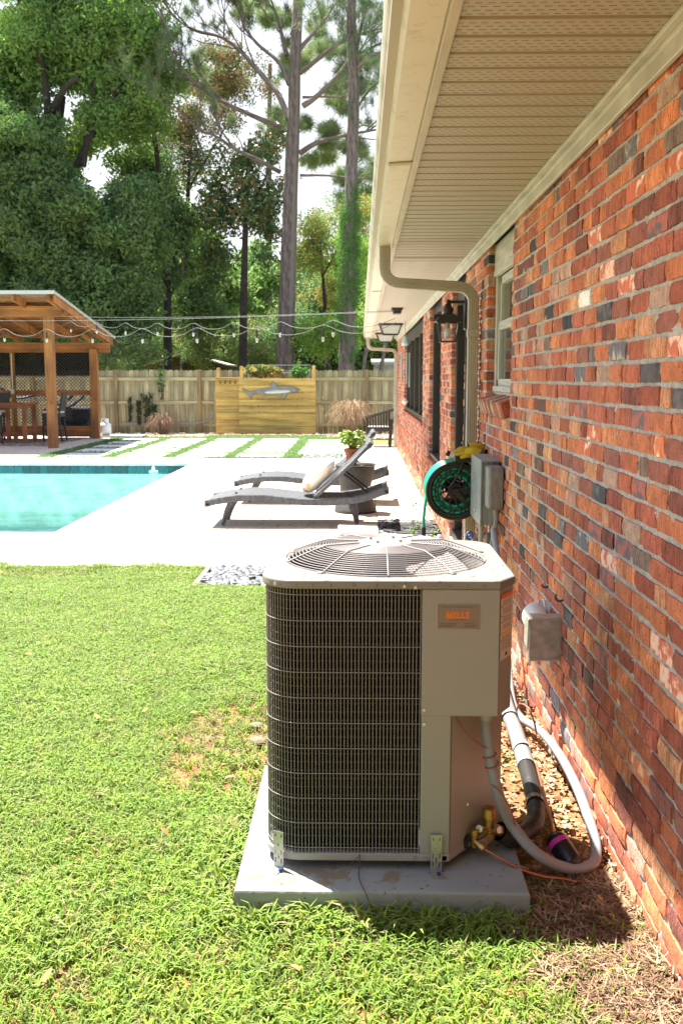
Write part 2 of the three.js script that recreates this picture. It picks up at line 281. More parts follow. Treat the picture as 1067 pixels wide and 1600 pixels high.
{ // pool: basin, waterline tiles, coping, water
  const { x0, x1, z0, z1 } = POOL, pool = struct(new THREE.Group()); pool.name = 'pool'; scene.add(pool); base.set(pool, [0, 0, 0]);
  const mPlaster = mat({ color: rgb(0.72, 0.95, 0.9), roughness: 0.7, map: tGrain }), D = -1.25;
  obj('basin_floor', muv(box(x1 - x0 + 0.2, 0.1, z1 - z0 + 0.2, [(x0 + x1) / 2, D - 0.05, (z0 + z1) / 2])), mPlaster, pool);
  obj('basin_wall', [box(x1 - x0 + 0.2, -D - 0.06, 0.09, [(x0 + x1) / 2, D / 2 - 0.03, z0 - 0.045]), box(x1 - x0 + 0.2, -D - 0.06, 0.09, [(x0 + x1) / 2, D / 2 - 0.03, z1 + 0.045]), box(0.09, -D - 0.06, z1 - z0, [x1 + 0.045, D / 2 - 0.03, (z0 + z1) / 2]), box(0.09, -D - 0.06, z1 - z0, [x0 - 0.045, D / 2 - 0.03, (z0 + z1) / 2])].map((g) => muv(g)), mPlaster, pool);
  obj('coping', [rbox(x1 - x0 + 0.56, 0.055, 0.3, [(x0 + x1) / 2, -0.024, z0 - 0.13], undefined, 0.02), rbox(x1 - x0 + 0.56, 0.055, 0.3, [(x0 + x1) / 2, -0.024, z1 + 0.13], undefined, 0.02), rbox(0.3, 0.055, z1 - z0 + 0.04, [x1 + 0.13, -0.0235, (z0 + z1) / 2], undefined, 0.02)].map((g) => muv(g)), mCope, pool);
  const tile = rbox(0.146, 0.146, 0.014, [0, 0, 0], [0, 0, 0], 0.003), tms = [0x155066, 0x1b5b70, 0x12485c, 0x206878].map((c) => mat({ color: c, roughness: 0.15, map: tGrain }));
  for (let i = 0; i < 54; i++) share('waterline_tile', tile, tms[Math.floor(R() * 4)], pool, [x1 - 0.08 - i * 0.152, -0.135, z0 + 0.008]);
  for (let i = 0; i < 57; i++) share('waterline_tile', tile, tms[Math.floor(R() * 4)], pool, [x1 - 0.008, -0.135, z0 + 0.09 + i * 0.152], [0, Math.PI / 2, 0]);
  const g = new THREE.PlaneGeometry(x1 - x0, z1 - z0); g.rotateX(-Math.PI / 2); g.translate((x0 + x1) / 2, -0.165, (z0 + z1) / 2);
  obj('water', muv(g, 0.45), mat({ color: rgb(0.77, 0.965, 0.905), roughness: 0.02, transmission: 1, thickness: 0, ior: 1.33, specularIntensity: 0.4, bumpMap: tex(512, (u, v) => fbm(u, v, 5, 5, 120, 9), false), bumpScale: 0.035 }), pool);
  const s = [-3.743, -.099, -18.1], fl = thing('pool_dispenser', 'white and blue floating dispenser at the far pool edge', 'pool float', [s[0] - 0.02, -0.2, s[2] + 0.05]);
  obj('float_ring', lathe([[0, 0.03], [0.07, 0.035], [0.085, 0.06], [0.08, 0.09], [0.03, 0.1], [0, 0.1]], [s[0] - 0.02, -0.2, s[2] + 0.05]), mat({ color: 0x9fd8ea, roughness: 0.4 }), fl);
  obj('cap', lathe([[0, 0.1], [0.035, 0.1], [0.03, 0.15], [0.012, 0.17], [0.012, 0.22], [0, 0.22]], [s[0] - 0.02, -0.2, s[2] + 0.05], 16), mat({ color: 0xf2f2f2, roughness: 0.4 }), fl);
}
// dark rounded pebbles
const mPeb = mat({ color: rgb(1, 1, 1), roughness: 0.55 });
const pebG = (() => { const g = new THREE.IcosahedronGeometry(1, 1), p = g.attributes.position; for (let i = 0; i < p.count; i++) p.setY(i, p.getY(i) * 0.55); g.computeVertexNormals(); return mergeVertices(g); })(); pebG.computeVertexNormals();
function pebbles(label, x0, x1, z0, z1, n, y = -0.02, s0 = 0.022) {
  const l = []; for (let i = 0; i < n; i++) { const x = rr(x0, x1), z = rr(z0, z1); if (inPad(x, z, 0.02)) continue; const k = rr(0.5, 1.3), s = s0 * rr(0.7, 1.5); l.push([x, y + 0.025 * R(), z, rr(-0.4, 0.4), R() * 6.28, rr(-0.4, 0.4), [s * rr(0.9, 1.5), s, s], R() < 0.12 ? rgb(0.4, 0.39, 0.37) : rgb(0.11 * k, 0.125 * k, 0.15 * k)]); }
  return tag(scatter('river_pebbles', pebG, mPeb, l), label, 'pebbles', null, 'stuff');
}
pebbles('blue grey river pebbles in the strip behind the air conditioner', -1.2, 0.5, -8.12, -7.36, 1600, -0.012, 0.026);
pebbles('dark river pebbles around the round mat by the wall', 0.2, 0.8, -10.94, -9.42, 1300, -0.03);
pebbles('patch of dark river pebbles beside the white stepping slabs', -1.15, -0.4, -20.52, -19.62, 900, -0.03);
{
  const mEdge = mat({ color: 0x8f8a80, roughness: 0.9, map: tGrain });
  tag(obj('edging', [rbox(0.045, 0.07, 0.8, [-1.245, -0.02, -7.74])].map((g) => muv(g)), mEdge), 'thin concrete edging round the blue grey pebble strip', 'edging');
  tag(obj('step_block', muv(rbox(0.41, 0.045, 0.5, [-0.02, 0.022, -10.05], [0, 0.02, 0], 0.015)), mPaver), 'pale concrete step block on the patio between lounger and round mat', 'step');
  // scrolled rubber stepping mat
  const c = [0.6, 0.012, -10.25], m = thing('scroll_mat', 'round black rubber mat with cut out scrolls beside the wall', 'mat', c), mRub = mat({ color: rgb(0.035, 0.037, 0.04), roughness: 0.7 });
  const ring = (r, t) => place(new THREE.TorusGeometry(r, t, 6, 48), c, [Math.PI / 2, 0, 0], [1, 1, 0.6]);
  obj('rim', [ring(0.37, 0.018), ring(0.2, 0.012)], mRub, m);
  const sc = []; for (let k = 0; k < 8; k++) { const pts = []; for (let i = 0; i <= 14; i++) { const t = i / 14, a = k * Math.PI / 4 + 0.5 * Math.sin(t * 5), r = 0.03 + 0.33 * t; pts.push([c[0] + Math.cos(a) * r, c[1], c[2] + Math.sin(a) * r]); } sc.push(tube(pts, 0.012, 24, 5)); const a = k * Math.PI / 4 + 0.38; sc.push(place(new THREE.TorusGeometry(0.055, 0.01, 5, 18), [c[0] + Math.cos(a) * 0.285, c[1], c[2] + Math.sin(a) * 0.285], [Math.PI / 2, 0, 0])); }
  obj('scrollwork', sc, mRub, m); 
}

// ---------- the brick house ----------
const WX = 0.82, house = thing('brick_house', 'long single storey red brick house with cream eaves along the right', 'house', [WX, 0, -10]);
const mMortar = mat({ color: rgb(1, 1, 1), roughness: 0.95, bumpMap: rep(tRough, 2), bumpScale: 0.006, map: tex(512, (u, v) => mulc(mixc(hex(0xcecac2), hex(0xa9a69e), fbm(u, v, 8, 6, 140)), 0.85 + 0.25 * fbm(u, v, 64, 2, 145))) });
const mCream = mat({ color: rgb(0.52, 0.47, 0.38), roughness: 0.5, map: tex(256, (u, v) => 0.9 + 0.16 * (fbm(u, v, 6, 5, 150) - 0.3)), bumpMap: tFine, bumpScale: 0.0004 });
const mWhiteTrim = mat({ color: rgb(0.68, 0.665, 0.58), roughness: 0.45, map: tGrain });
const mDarkFrame = mat({ color: rgb(0.035, 0.032, 0.03), roughness: 0.45, map: tGrain });
const mGlass = mat({ color: rgb(0.86, 0.9, 0.9), roughness: 0.02, transmission: 1, thickness: 0, ior: 1.5 });
// brick surface maps: drag streaks and pits; smeared ones carry their own colours
const brickMap = (seed, streak) => tex(256, (u, v) => { const s = fbm(u, v, 40, 3, seed, 4), m = fbm(u, v, 6, 5, seed + 4), p = sm(fbm(u, v, 46, 2, seed + 9), 0.72, 0.84); return 0.84 + 0.30 * (m - 0.5) + streak * (s - 0.5) - 0.4 * p; });
const tB = [brickMap(201, 0.25), brickMap(215, 0.5)];
const smear = (b, c, seed, lo, hi) => tex(256, (u, v) => mulc(mixc(b, c, sm(fbm(u, v, 7, 5, seed), lo, hi)), 0.85 + 0.3 * fbm(u, v, 40, 3, seed + 7, 8)));
const bBump = tex(256, (u, v) => 0.55 * fbm(u, v, 10, 5, 230) + 0.45 * fbm(u, v, 50, 3, 236, 20), false);
const lift = (c) => { const q = new THREE.Color(c), l = 0.3 * q.r + 0.6 * q.g + 0.1 * q.b; return q.lerp(rgb(l, l, l), 0.14).multiply(rgb(1.82, 1.84, 1.74)); };
const bm = (color, map) => mat({ color: lift(color), map, roughness: 0.92, bumpMap: bBump, bumpScale: 0.004 });
const PAL = [0x9c4a33, 0xa9553a, 0xc26a3d, 0x8d4433, 0xb35c3a, 0xcc7643, 0x9a5546, 0x7c4136, 0xbe6a40, 0xad5640, 0x94584e, 0xc08058, 0x58535a, 0x7d665d, 0xb08a78];
const WGT = [2.6, 3, 3.8, 2, 3.4, 3.2, 2, 1.6, 3.4, 2.8, 1.5, 2, 0.5, 0.8, 1.2];
const bMats = PAL.map((c, i) => bm(c, tB[i % 2]));
const W3 = rgb(1, 1, 1);
bMats.push(bm(W3, smear(hex(0xa65841), hex(0xc9b09c), 240, 0.48, 0.7)), bm(W3, smear(hex(0xb3694a), hex(0xcfa888), 251, 0.48, 0.75)), bm(W3, smear(hex(0x5a565e), hex(0x9c9188), 262, 0.48, 0.7)), bm(W3, smear(hex(0x94544a), hex(0x565058), 273, 0.44, 0.68)), bm(W3, smear(hex(0xa85f4c), hex(0xc9a596), 284, 0.42, 0.6)), bm(W3, smear(hex(0x3a3a40), hex(0x5a5458), 291, 0.4, 0.7)));
const WALL_W = [...WGT, 1.3, 1.2, 0.6, 0.9, 1.9, 0.4], WSUM = WALL_W.reduce((a, b) => a + b);
const pickBrick = () => { let t = R() * WSUM; for (let i = 0; i < WALL_W.length; i++) { t -= WALL_W[i]; if (t < 0) return i; } return 0; };
const mWhiteBrick = bm(rgb(0.8, 0.79, 0.76), tB[0]);
const BH = 0.0555, BD = 0.1;
function brickGeo(len, seed) { // face towards -x, from x 0 to BD
  const r = rng(seed), g0 = new THREE.BoxGeometry(BD, BH, len, 1, 2, len > 0.15 ? 5 : 3), idx = [];
  const p0 = g0.attributes.position, ix = g0.index.array;
  for (let i = 0; i < ix.length; i += 3) if (!(p0.getX(ix[i]) > 0 && p0.getX(ix[i + 1]) > 0 && p0.getX(ix[i + 2]) > 0)) idx.push(ix[i], ix[i + 1], ix[i + 2]);
  g0.setIndex(idx); g0.deleteAttribute('normal'); g0.deleteAttribute('uv');
  let g = mergeVertices(g0.toNonIndexed(), 1e-4); const p = g.attributes.position;
  for (let i = 0; i < p.count; i++) {
    let x = p.getX(i), y = p.getY(i), z = p.getZ(i); const front = x < 0, ey = Math.abs(y) > BH * 0.49, ez = Math.abs(z) > len * 0.49;
    if (front) { x += ey && ez ? rr2(r, 0.002, 0.008) : ey || ez ? rr2(r, 0.0008, 0.004) : rr2(r, -0.0015, 0.0018); if (ey) y += rr2(r, -0.0026, 0.0012) * Math.sign(y); if (ez) z += (ey ? rr2(r, -0.0045, 0.0005) : rr2(r, -0.0012, 0.0008)) * Math.sign(z); }
    p.setXYZ(i, x + BD / 2, y, z);
  }
  g = toCreasedNormals(g, 0.6); return muv(g, 4, false, r() * 7);
}
const rr2 = (r, a, b) => a + (b - a) * r();
const BG = [0, 1, 2, 3, 4, 5, 6].map((i) => brickGeo(0.2, 300 + i)), BGH = [0, 1, 2].map((i) => brickGeo(0.096, 320 + i)), BGM = [0, 1, 2].map((i) => brickGeo(0.148, 340 + i));
const bricks = []; // [z, y, length, x, turn]
const CP = 0.0682;
function run(zn, zf, y0, y1, x = WX) { // bricks from zn (near) to zf (far)
  for (let k = 0; k < 60; k++) {
    const y = -0.035 + CP * (k + 0.5); if (y - BH / 2 < y0 - 0.03 || y + BH / 2 > y1 + 0.02) continue;
    let z = zn, first = true;
    while (z > zf + 0.03) {
      let L = first && k % 2 ? 0.098 : R() < 0.72 ? 0.2 : R() < 0.5 ? 0.148 : 0.096; first = false;
      if (z - L < zf + 0.05) L = z - zf;
      if (L > 0.21) L = 0.148;
      bricks.push([z - L / 2, y + rr(-0.002, 0.002), L - 0.001, x + rr(-0.0035, 0.0035)]); z -= L + rr(0.002, 0.0075);
    }
  }
}
const TOP = 2.40;
run(3, -5.54, 0, TOP); run(-5.545, -6.605, 0, 1.36); run(-6.61, -8.0, 0, TOP);
run(-8.005, -9.165, 0, 0.1); run(-9.17, -10.35, 0, TOP); run(-10.355, -12.035, 0, 0.6); run(-12.04, -13.35, 0, TOP); run(-13.355, -18.895, 0, 0.95); run(-18.9, -22.5, 0, TOP);
{
  const wall = sub('wall', house), score = (b) => { const dx = b[3], dy = b[1] - 1.55, dz = b[0]; if (dz > -2.05) return 0; if (dz > -2.6 && (1.55 - b[1]) / -dz > 0.72) return 0; return b[2] * Math.abs(dx) / Math.pow(dx * dx + dy * dy + dz * dz, 1.5); };
  bricks.forEach((b) => (b.s = score(b))); bricks.sort((a, b) => b.s - a.s);
  const far = [];
  const wt = [0.82, 1.853, -3.697];
  bricks.forEach((b, i) => {
    const [z, y, L, x] = b, set = L > 0.17 ? BG : L > 0.12 ? BGM : BGH, l0 = L > 0.17 ? 0.2 : L > 0.12 ? 0.148 : 0.096, gi = Math.floor(R() * set.length), flip = R() < 0.5, mi = pickBrick();
    const white = Math.abs(z - wt[2]) < 0.11 && Math.abs(y - wt[1]) < 0.036;
    if (i < 296) share('brick', set[gi], white ? mWhiteBrick : bMats[mi], wall, [x, y, z], flip ? [Math.PI, 0, 0] : [0, 0, 0], [1, 1, L / l0]);
    else { const g = set[gi].clone(); place(g, [x, y, z], flip ? [Math.PI, 0, 0] : [0, 0, 0], [1, 1, L / l0]); const k = rr(0.85, 1.1), c = lift(mi < 15 ? PAL[mi] : [0xb98a78, 0xc88a5f, 0x7a7076, 0x6d4842, 0xb8806e, 0x3a3b42][mi - 15]), col = new Float32Array(g.attributes.position.count * 3); for (let n = 0; n < col.length; n += 3) { col[n] = c.r * k; col[n + 1] = c.g * k; col[n + 2] = c.b * k; } g.setAttribute('color', new THREE.BufferAttribute(col, 3)); far.push(g); }
  });
  const fm = mat({ color: W3, vertexColors: true, map: tB[1], roughness: 0.92, bumpMap: bBump, bumpScale: 0.004 });
  obj('far_bricks', far, fm, wall).userData.kind = 'stuff';
  const M = (zn, zf, y0, y1) => muv(box(0.19, y1 - y0, zn - zf - 0.014, [WX + 0.009 + 0.095, (y0 + y1) / 2, (zn + zf) / 2]), 1.5);
  obj('mortar', [M(3, -2, -0.1, TOP), M(-2.0, -5.54, -0.1, TOP), M(-5.53, -6.612, -0.1, 1.36), M(-6.61, -8, -0.1, TOP), M(-7.99, -9.175, -0.1, 0.1), M(-9.17, -10.35, -0.1, TOP), M(-10.345, -12.045, -0.1, 0.6), M(-12.04, -13.35, -0.1, TOP), M(-13.345, -18.905, -0.1, 0.95), M(-18.9, -22.5, -0.1, TOP)], mMortar, wall);
  // squeezed joints of the near wall: an uneven sheet between the bricks
  const g = new THREE.PlaneGeometry(3.5, TOP + 0.05, 260, 200); g.rotateY(-Math.PI / 2); g.translate(WX + 0.0055, TOP / 2 - 0.02, -3.78); const p = g.attributes.position;
  for (let i = 0; i < p.count; i++) { const z = p.getZ(i), y = p.getY(i); p.setX(i, WX + 0.0095 + 0.010 * (vnoise(z * 30, y * 60, 0, 21) - 0.5) + 0.004 * (vnoise(z * 90, y * 120, 0, 22) - 0.5)); }
  g.computeVertexNormals(); obj('joint_mortar', muv(g, 1.5), mMortar, wall);
  obj('inner_wall', [box(0.1, 2.5, 0.1, [1.0, 1.2, 3]), box(8, 2.6, 0.15, [4.9, 1.2, 3.08]), box(8, 2.6, 0.15, [4.9, 1.2, -22.6]), box(0.15, 2.6, 25.6, [8.8, 1.2, -9.8]), box(8, 0.1, 25.6, [4.9, 0.05, -9.8])], mat({ color: rgb(0.3, 0.27, 0.24), roughness: 0.9 }), house);
}
// eaves: soffit, wall trim, fascia, gutter, roof
{
  const mSoff = mat({ color: rgb(0.42, 0.375, 0.30), roughness: 0.55, map: tex(512, (u, v) => { const row = Math.floor(v * 4), x = (u * 16 + (row % 2) * 0.5) % 1, y = (v * 4) % 1; return (Math.abs(y - 0.5) < 0.11 && x < 0.55 ? 0.62 : 1) * (0.94 + 0.08 * fbm(u, v, 8, 4, 160)); }), bumpMap: tex(512, (u, v) => { const row = Math.floor(v * 4), x = (u * 16 + (row % 2) * 0.5) % 1, y = (v * 4) % 1; return Math.abs(y - 0.5) < 0.13 && x < 0.6 ? 0.3 : 1; }, false), bumpScale: 0.002 });
  const mPlain = mat({ color: rgb(0.55, 0.50, 0.42), roughness: 0.55, map: tGrain }), soffit = sub('soffit', house), Y = 2.445, P = 0.1365;
  const x0 = 0.242, x1 = 0.80, strip = (pts) => { const pos = [], uv = []; for (let i = 0; i < pts.length - 1; i++) { const [za, ya] = pts[i], [zb, yb] = pts[i + 1], f = Math.abs(za - zb) > 0.05, q = [[x0, ya, za], [x1, ya, za], [x1, yb, zb], [x0, yb, zb]], t = f ? [[0, 0], [1.12, 0], [1.12, 1], [0, 1]] : [[0, 0], [0, 0], [0, 0], [0, 0]]; for (const k of [0, 2, 1, 0, 3, 2]) { pos.push(...q[k]); uv.push(...t[k]); } } const g = new THREE.BufferGeometry(); g.setAttribute('position', new THREE.Float32BufferAttribute(pos, 3)); g.setAttribute('uv', new THREE.Float32BufferAttribute(uv, 2)); g.computeVertexNormals(); return g; };
  const pg = strip([[0, 0.014], [-0.003, 0.001], [-0.012, 0], [-0.112, 0], [-0.118, 0.002], [-0.122, 0.014], [-P, 0.014]]), pg2 = strip([[0, 0.006], [-0.004, 0], [-0.13, 0], [-0.132, 0.006], [-P, 0.006]]);
  for (let i = 0; i < 172; i++) { const z = 0.9 - i * P; share('soffit_panel', z > -7.7 ? pg : pg2, z > -7.7 ? mSoff : mPlain, soffit, [0, Y, z]); }
  obj('soffit_deck', box(0.75, 0.02, 25.6, [0.45, Y + 0.03, -9.8]), mPlain, soffit);
  obj('seam_strip', box(0.56, 0.008, 0.03, [0.52, Y - 0.001, -7.62]), mPlain, soffit);
  obj('wall_trim', [rbox(0.04, 0.016, 25.4, [0.79, Y - 0.008, -9.75], undefined, 0.004), rbox(0.018, 0.066, 25.4, [0.806, Y - 0.045, -9.75], undefined, 0.005), rbox(0.012, 0.016, 25.4, [0.797, Y - 0.024, -9.75], undefined, 0.004)].map((g) => muv(g)), mWhiteTrim, soffit);
  obj('fascia_trim', [rbox(0.029, 0.012, 25.4, [0.2285, Y - 0.004, -9.75], undefined, 0.003), box(0.004, 0.13, 25.4, [0.2125, Y + 0.066, -9.75])].map((g) => muv(g)), mCream, soffit);
  const s = new THREE.Shape([[0.209, 2.56], [0.209, 2.443], [0.116, 2.437], [0.108, 2.452], [0.098, 2.480], [0.078, 2.500], [0.068, 2.520], [0.062, 2.545], [0.062, 2.565], [0.070, 2.565], [0.070, 2.548], [0.084, 2.512], [0.104, 2.488], [0.120, 2.443], [0.205, 2.449], [0.205, 2.56]].map((p) => new THREE.Vector2(...p)));
  const gg = new THREE.ExtrudeGeometry(s, { depth: 25.4, bevelEnabled: false }); gg.translate(0, 0, -22.45);
  obj('gutter', muv(gg, 1.2), mat({ color: rgb(0.70, 0.68, 0.60), roughness: 0.4, map: tex(512, (u, v) => { const a = sm(fbm(u, v, 6, 6, 170), 0.5, 0.75), d = sm(fbm(u, v, 48, 3, 176), 0.66, 0.8); return mixc(mixc([0.97, 0.97, 0.95], hex(0xc4cbae), a * 0.7), hex(0x9c8f6c), d * 0.16); }) }), house);
  obj('gutter_joint', [-4.3, -10.4, -16.5].map((z) => rbox(0.1, 0.006, 0.05, [0.163, 2.4365, z], [0, 0, 0.06], 0.002)), mCream, house);
  const rf = new THREE.BoxGeometry(5.2, 0.06, 26); place(rf, [2.62, 3.27, -9.75], [0, 0, 0.285]); const rf2 = box(5.2, 0.06, 26, [7.58, 3.27, -9.75], [0, 0, -0.285]);
  obj('roof', [muv(rf), muv(rf2)], mat({ color: rgb(0.12, 0.11, 0.1), roughness: 0.95, bumpMap: tRough, bumpScale: 0.01 }), house);
  // downspouts: ribbed pipe swept down an S path
  const prof = []; for (let i = 0; i < 72; i++) { const a = i / 72 * Math.PI * 2, c = Math.cos(a), s2 = Math.sin(a), k = 1 / Math.pow(Math.pow(Math.abs(c), 6) + Math.pow(Math.abs(s2), 6), 1 / 6); prof.push([c * k * 0.0375 , s2 * k * 0.03 - (Math.abs(s2) > 0.55 && i % 4 < 2 ? 0.0042 * Math.sign(s2) : 0)]); }
  const path = new THREE.CurvePath(), zd = -6.93; const pts = [[0.163, 2.44], [0.163, 2.31]], arc = (cx, cy, r, a0, a1) => { for (let i = 0; i <= 9; i++) { const a = lerp(a0, a1, i / 9); pts.push([cx + Math.cos(a) * r, cy + Math.sin(a) * r]); } };
  arc(0.263, 2.295, 0.1, Math.PI, Math.PI * 1.47); arc(0.662, 2.065, 0.105, Math.PI * 0.47, 0); pts.push([0.767, 2.0], [0.767, 1.0], [0.767, 0.05]);
  const sweep = (z) => { const pos = [], idx = [], n = prof.length; pts.forEach(([x, y], i) => { const a = pts[Math.max(0, i - 1)], b = pts[Math.min(pts.length - 1, i + 1)], dx = b[0] - a[0], dy = b[1] - a[1], l = Math.hypot(dx, dy), nx = -dy / l, ny = dx / l, k = i > 2 && i < 20 && i % 2 ? 0.93 : 1; for (const [p, q] of prof) pos.push(x + nx * p * k, y + ny * p * k, z + q * k); }); for (let i = 0; i < pts.length - 1; i++) for (let j = 0; j < n; j++) { const a = i * n + j, b = i * n + (j + 1) % n; idx.push(a, b, a + n, b, b + n, a + n); } const g = new THREE.BufferGeometry(); g.setAttribute('position', new THREE.Float32BufferAttribute(pos, 3)); g.setIndex(idx); return toCreasedNormals(g, 0.5); };
  for (const z of [zd, -21.85]) { const o = obj('downspout', muv(sweep(z), 1.5), mCream, house); obj('pipe_band', [rbox(0.082, 0.05, 0.067, [0.767, 1.86, z], undefined, 0.006), rbox(0.082, 0.03, 0.067, [0.767, 0.95, z], undefined, 0.006)], mCream, o); }
}
// openings
{
  const w = sub('window', house), X = 0.9, zn = -5.53, zf = -6.61, fr = (y0, y1, za, zb, x, d = 0.03) => rbox(d, y1 - y0, Math.abs(za - zb), [x, (y0 + y1) / 2, (za + zb) / 2], undefined, 0.004);
  obj('window_frame', [fr(2.24, 2.40, zn, zf, X - 0.01, 0.05), fr(1.36, 1.47, zn, zf, X, 0.05), fr(1.47, 2.24, zn, zn - 0.07, X, 0.05), fr(1.47, 2.24, zf + 0.07, zf, X, 0.05), fr(2.2, 2.24, zn, zf, X - 0.025, 0.03), fr(1.47, 1.505, zn - 0.06, zf + 0.06, X - 0.012, 0.06)], mWhiteTrim, w);
  obj('sash', [fr(1.86, 1.915, zn - 0.07, zf + 0.07, X + 0.005), fr(2.15, 2.2, zn - 0.07, zf + 0.07, X + 0.012), fr(1.9, 2.2, zf + 0.11, zf + 0.07, X + 0.012), fr(1.5, 1.55, zn - 0.07, zf + 0.07, X + 0.002), fr(1.5, 1.9, zf + 0.11, zf + 0.07, X + 0.002)], mWhiteTrim, w);
  obj('pane', [box(0.004, 0.3, 0.95, [X + 0.018, 2.03, -6.07]), box(0.004, 0.34, 0.95, [X + 0.008, 1.7, -6.07])], mGlass, w);
  obj('insect_screen', box(0.003, 0.34, 0.93, [X + 0.02, 1.7, -6.07]), mat({ color: rgb(0.05, 0.055, 0.065), roughness: 0.8 }), w);
  obj('curtain', box(0.02, 0.75, 1.0, [X + 0.12, 1.85, -6.07]), mat({ color: rgb(0.3, 0.26, 0.22), roughness: 0.9 }), w);
  // rowlock sill: bricks on edge, tilted down and out
  const sg = [0, 1, 2].map((i) => { const g = mergeVertices((() => { const q = new THREE.BoxGeometry(0.2, 0.092, 0.054, 3, 2, 1); q.deleteAttribute('uv'); q.deleteAttribute('normal'); return q; })()), p = g.attributes.position; for (let n = 0; n < p.count; n++) p.setXYZ(n, p.getX(n) + rr(-0.003, 0.003), p.getY(n) + rr(-0.003, 0.002), p.getZ(n) + rr(-0.002, 0.002)); return muv(toCreasedNormals(g, 0.6), 4, false, i * 0.37); });
  for (let i = 0; i < 18; i++) share('sill_brick', sg[i % 3], bMats[pick([0, 1, 3, 6, 7, 10, 9, 14])], w, [WX + 0.058, 1.405 + rr(-0.003, 0.003), -5.572 - i * 0.0598], [0, 0, 0.3 + rr(-0.02, 0.02)]);
  obj('sill_mortar', box(0.15, 0.06, 1.05, [WX + 0.07, 1.39, -6.075], [0, 0, 0.25]), mMortar, w);
}
function darkOpening(name, zn, zf, y0, y1, lites, mid) {
  const w = sub(name, house), X = 0.9, b = (ya, yb, za, zb, x, d) => rbox(d, yb - ya, Math.abs(za - zb), [x, (ya + yb) / 2, (za + zb) / 2], undefined, 0.004), fs = [b(y1, 2.41, zn, zf, X, 0.06), b(y0, y0 + 0.07, zn, zf, X - 0.01, 0.09), b(y0 + 0.07, y1, zn, zn - 0.08, X, 0.07), b(y0 + 0.07, y1, zf + 0.08, zf, X, 0.07)], step = (zn - zf - 0.16) / lites;
  for (let i = 1; i < lites; i++) fs.push(b(y0 + 0.07, y1, zn - 0.08 - i * step + 0.045, zn - 0.08 - i * step - 0.045, X - 0.005, 0.06));
  obj(name === 'door' ? 'door_frame' : 'window_frame', fs, mDarkFrame, w);
  for (let i = 0; i < lites; i++) obj('pane', box(0.005, y1 - y0 - 0.1, step - 0.09, [X + 0.01, (y0 + y1) / 2 + 0.02, zn - 0.08 - (i + 0.5) * step]), mGlass, w);
  if (mid) obj(mid, box(0.02, y1 - y0, zn - zf - 0.1, [X + 0.09, (y0 + y1) / 2, (zn + zf) / 2]), mat({ color: rgb(0.55, 0.47, 0.33), roughness: 0.8, map: rep(tWoodBump, 6, 1) }), w);
  return w;
}
{
  const d = darkOpening('door', -8.0, -9.17, 0.1, 2.2, 1);
  obj('handle', [rbox(0.03, 0.16, 0.04, [0.855, 1.02, -8.12]), rod([0.84, 1.03, -8.12], [0.84, 1.03, -8.24], 0.009)], mDarkFrame, d);
  darkOpening('window', -10.35, -12.04, 0.6, 2.3, 1); darkOpening('window', -13.35, -18.9, 0.97, 2.2, 4, 'blind');
  obj('window_sill', [muv(box(0.12, 0.05, 1.7, [WX + 0.045, 0.605, -11.2], [0, 0, 0.12])), muv(box(0.12, 0.05, 5.54, [WX + 0.045, 0.955, -16.12], [0, 0, 0.12]))], bMats[3], house);
}

// ---------- air conditioner on its pad ----------
const AC = [0.085, 0.066, -3.235], ZF = -2.87, ZB = -3.6, XL = -0.288, XR = 0.458;
const mConc = mat({ color: rgb(0.80, 0.89, 0.86), roughness: 0.9, bumpMap: rep(tFine, 3), bumpScale: 0.0012, map: tex(512, (u, v) => { const n = fbm(u, v, 5, 6, 180), p = sm(fbm(u, v, 60, 2, 188), 0.8, 0.86), x = (u > 0.6 ? u - 1 : u) / 1.1, z = (v - 4) / 1.1, q = fbm(u, v, 18, 5, 191), rust = clamp(sm(q, 0.5, 0.62) * sm(q + 0.5 - Math.abs(x + 0.06) * 2.2 - Math.abs(z + 2.815) * 9, 0.3, 0.6)) * 1.0; return mulc(mixc(mixc(hex(0xb4b3b0), hex(0x8f9092), n), hex(0x8a6038), rust * 0.45), 1 - 0.35 * p); }) });
{
  const s = new THREE.Shape([[-0.366, 2.735], [0.497, 2.735], [0.497, 3.69], [-0.366, 3.69]].map((p) => new THREE.Vector2(...p)));
  const g = extrudeY(s, -0.06, 0.066, 0.007);
  tag(obj('equipment_pad', muv(g, 1.1), mConc), 'grey concrete pad with rust stains under the air conditioner', 'concrete pad');
  // rust crust from the drip line
  const p = g; void p;
}
const mBeige = mat({ color: rgb(0.31, 0.315, 0.30), roughness: 0.36, bumpMap: rep(tFine, 6), bumpScale: 0.00025 });
const mBeigeTop = mat({ color: rgb(0.245, 0.25, 0.245), roughness: 0.42, map: tex(512, (u, v) => { const n = fbm(u, v, 5, 5, 195), d = sm(fbm(u, v, 30, 4, 198), 0.62, 0.8); return mulc([1, 0.99, 0.97], 0.9 + 0.12 * n - 0.22 * d); }) });
const mWire = mat({ color: rgb(0.27, 0.262, 0.235), roughness: 0.4, metalness: 0.2 });
const mZinc = mat({ color: rgb(0.62, 0.63, 0.62), roughness: 0.38, metalness: 0.75, map: tGrain });
const mSteel = mat({ color: rgb(0.55, 0.55, 0.56), roughness: 0.3, metalness: 0.9 });
const mBlack = mat({ color: rgb(0.02, 0.02, 0.022), roughness: 0.55 });
const mBrass = mat({ color: rgb(0.62, 0.42, 0.14), roughness: 0.35, metalness: 0.85, map: tGrain });
const mCopper = mat({ color: rgb(0.62, 0.30, 0.17), roughness: 0.4, metalness: 0.8, map: tGrain });
const ac = thing('air_conditioner', 'beige outdoor air conditioner with wire grille standing on concrete pad', 'air conditioner', AC);
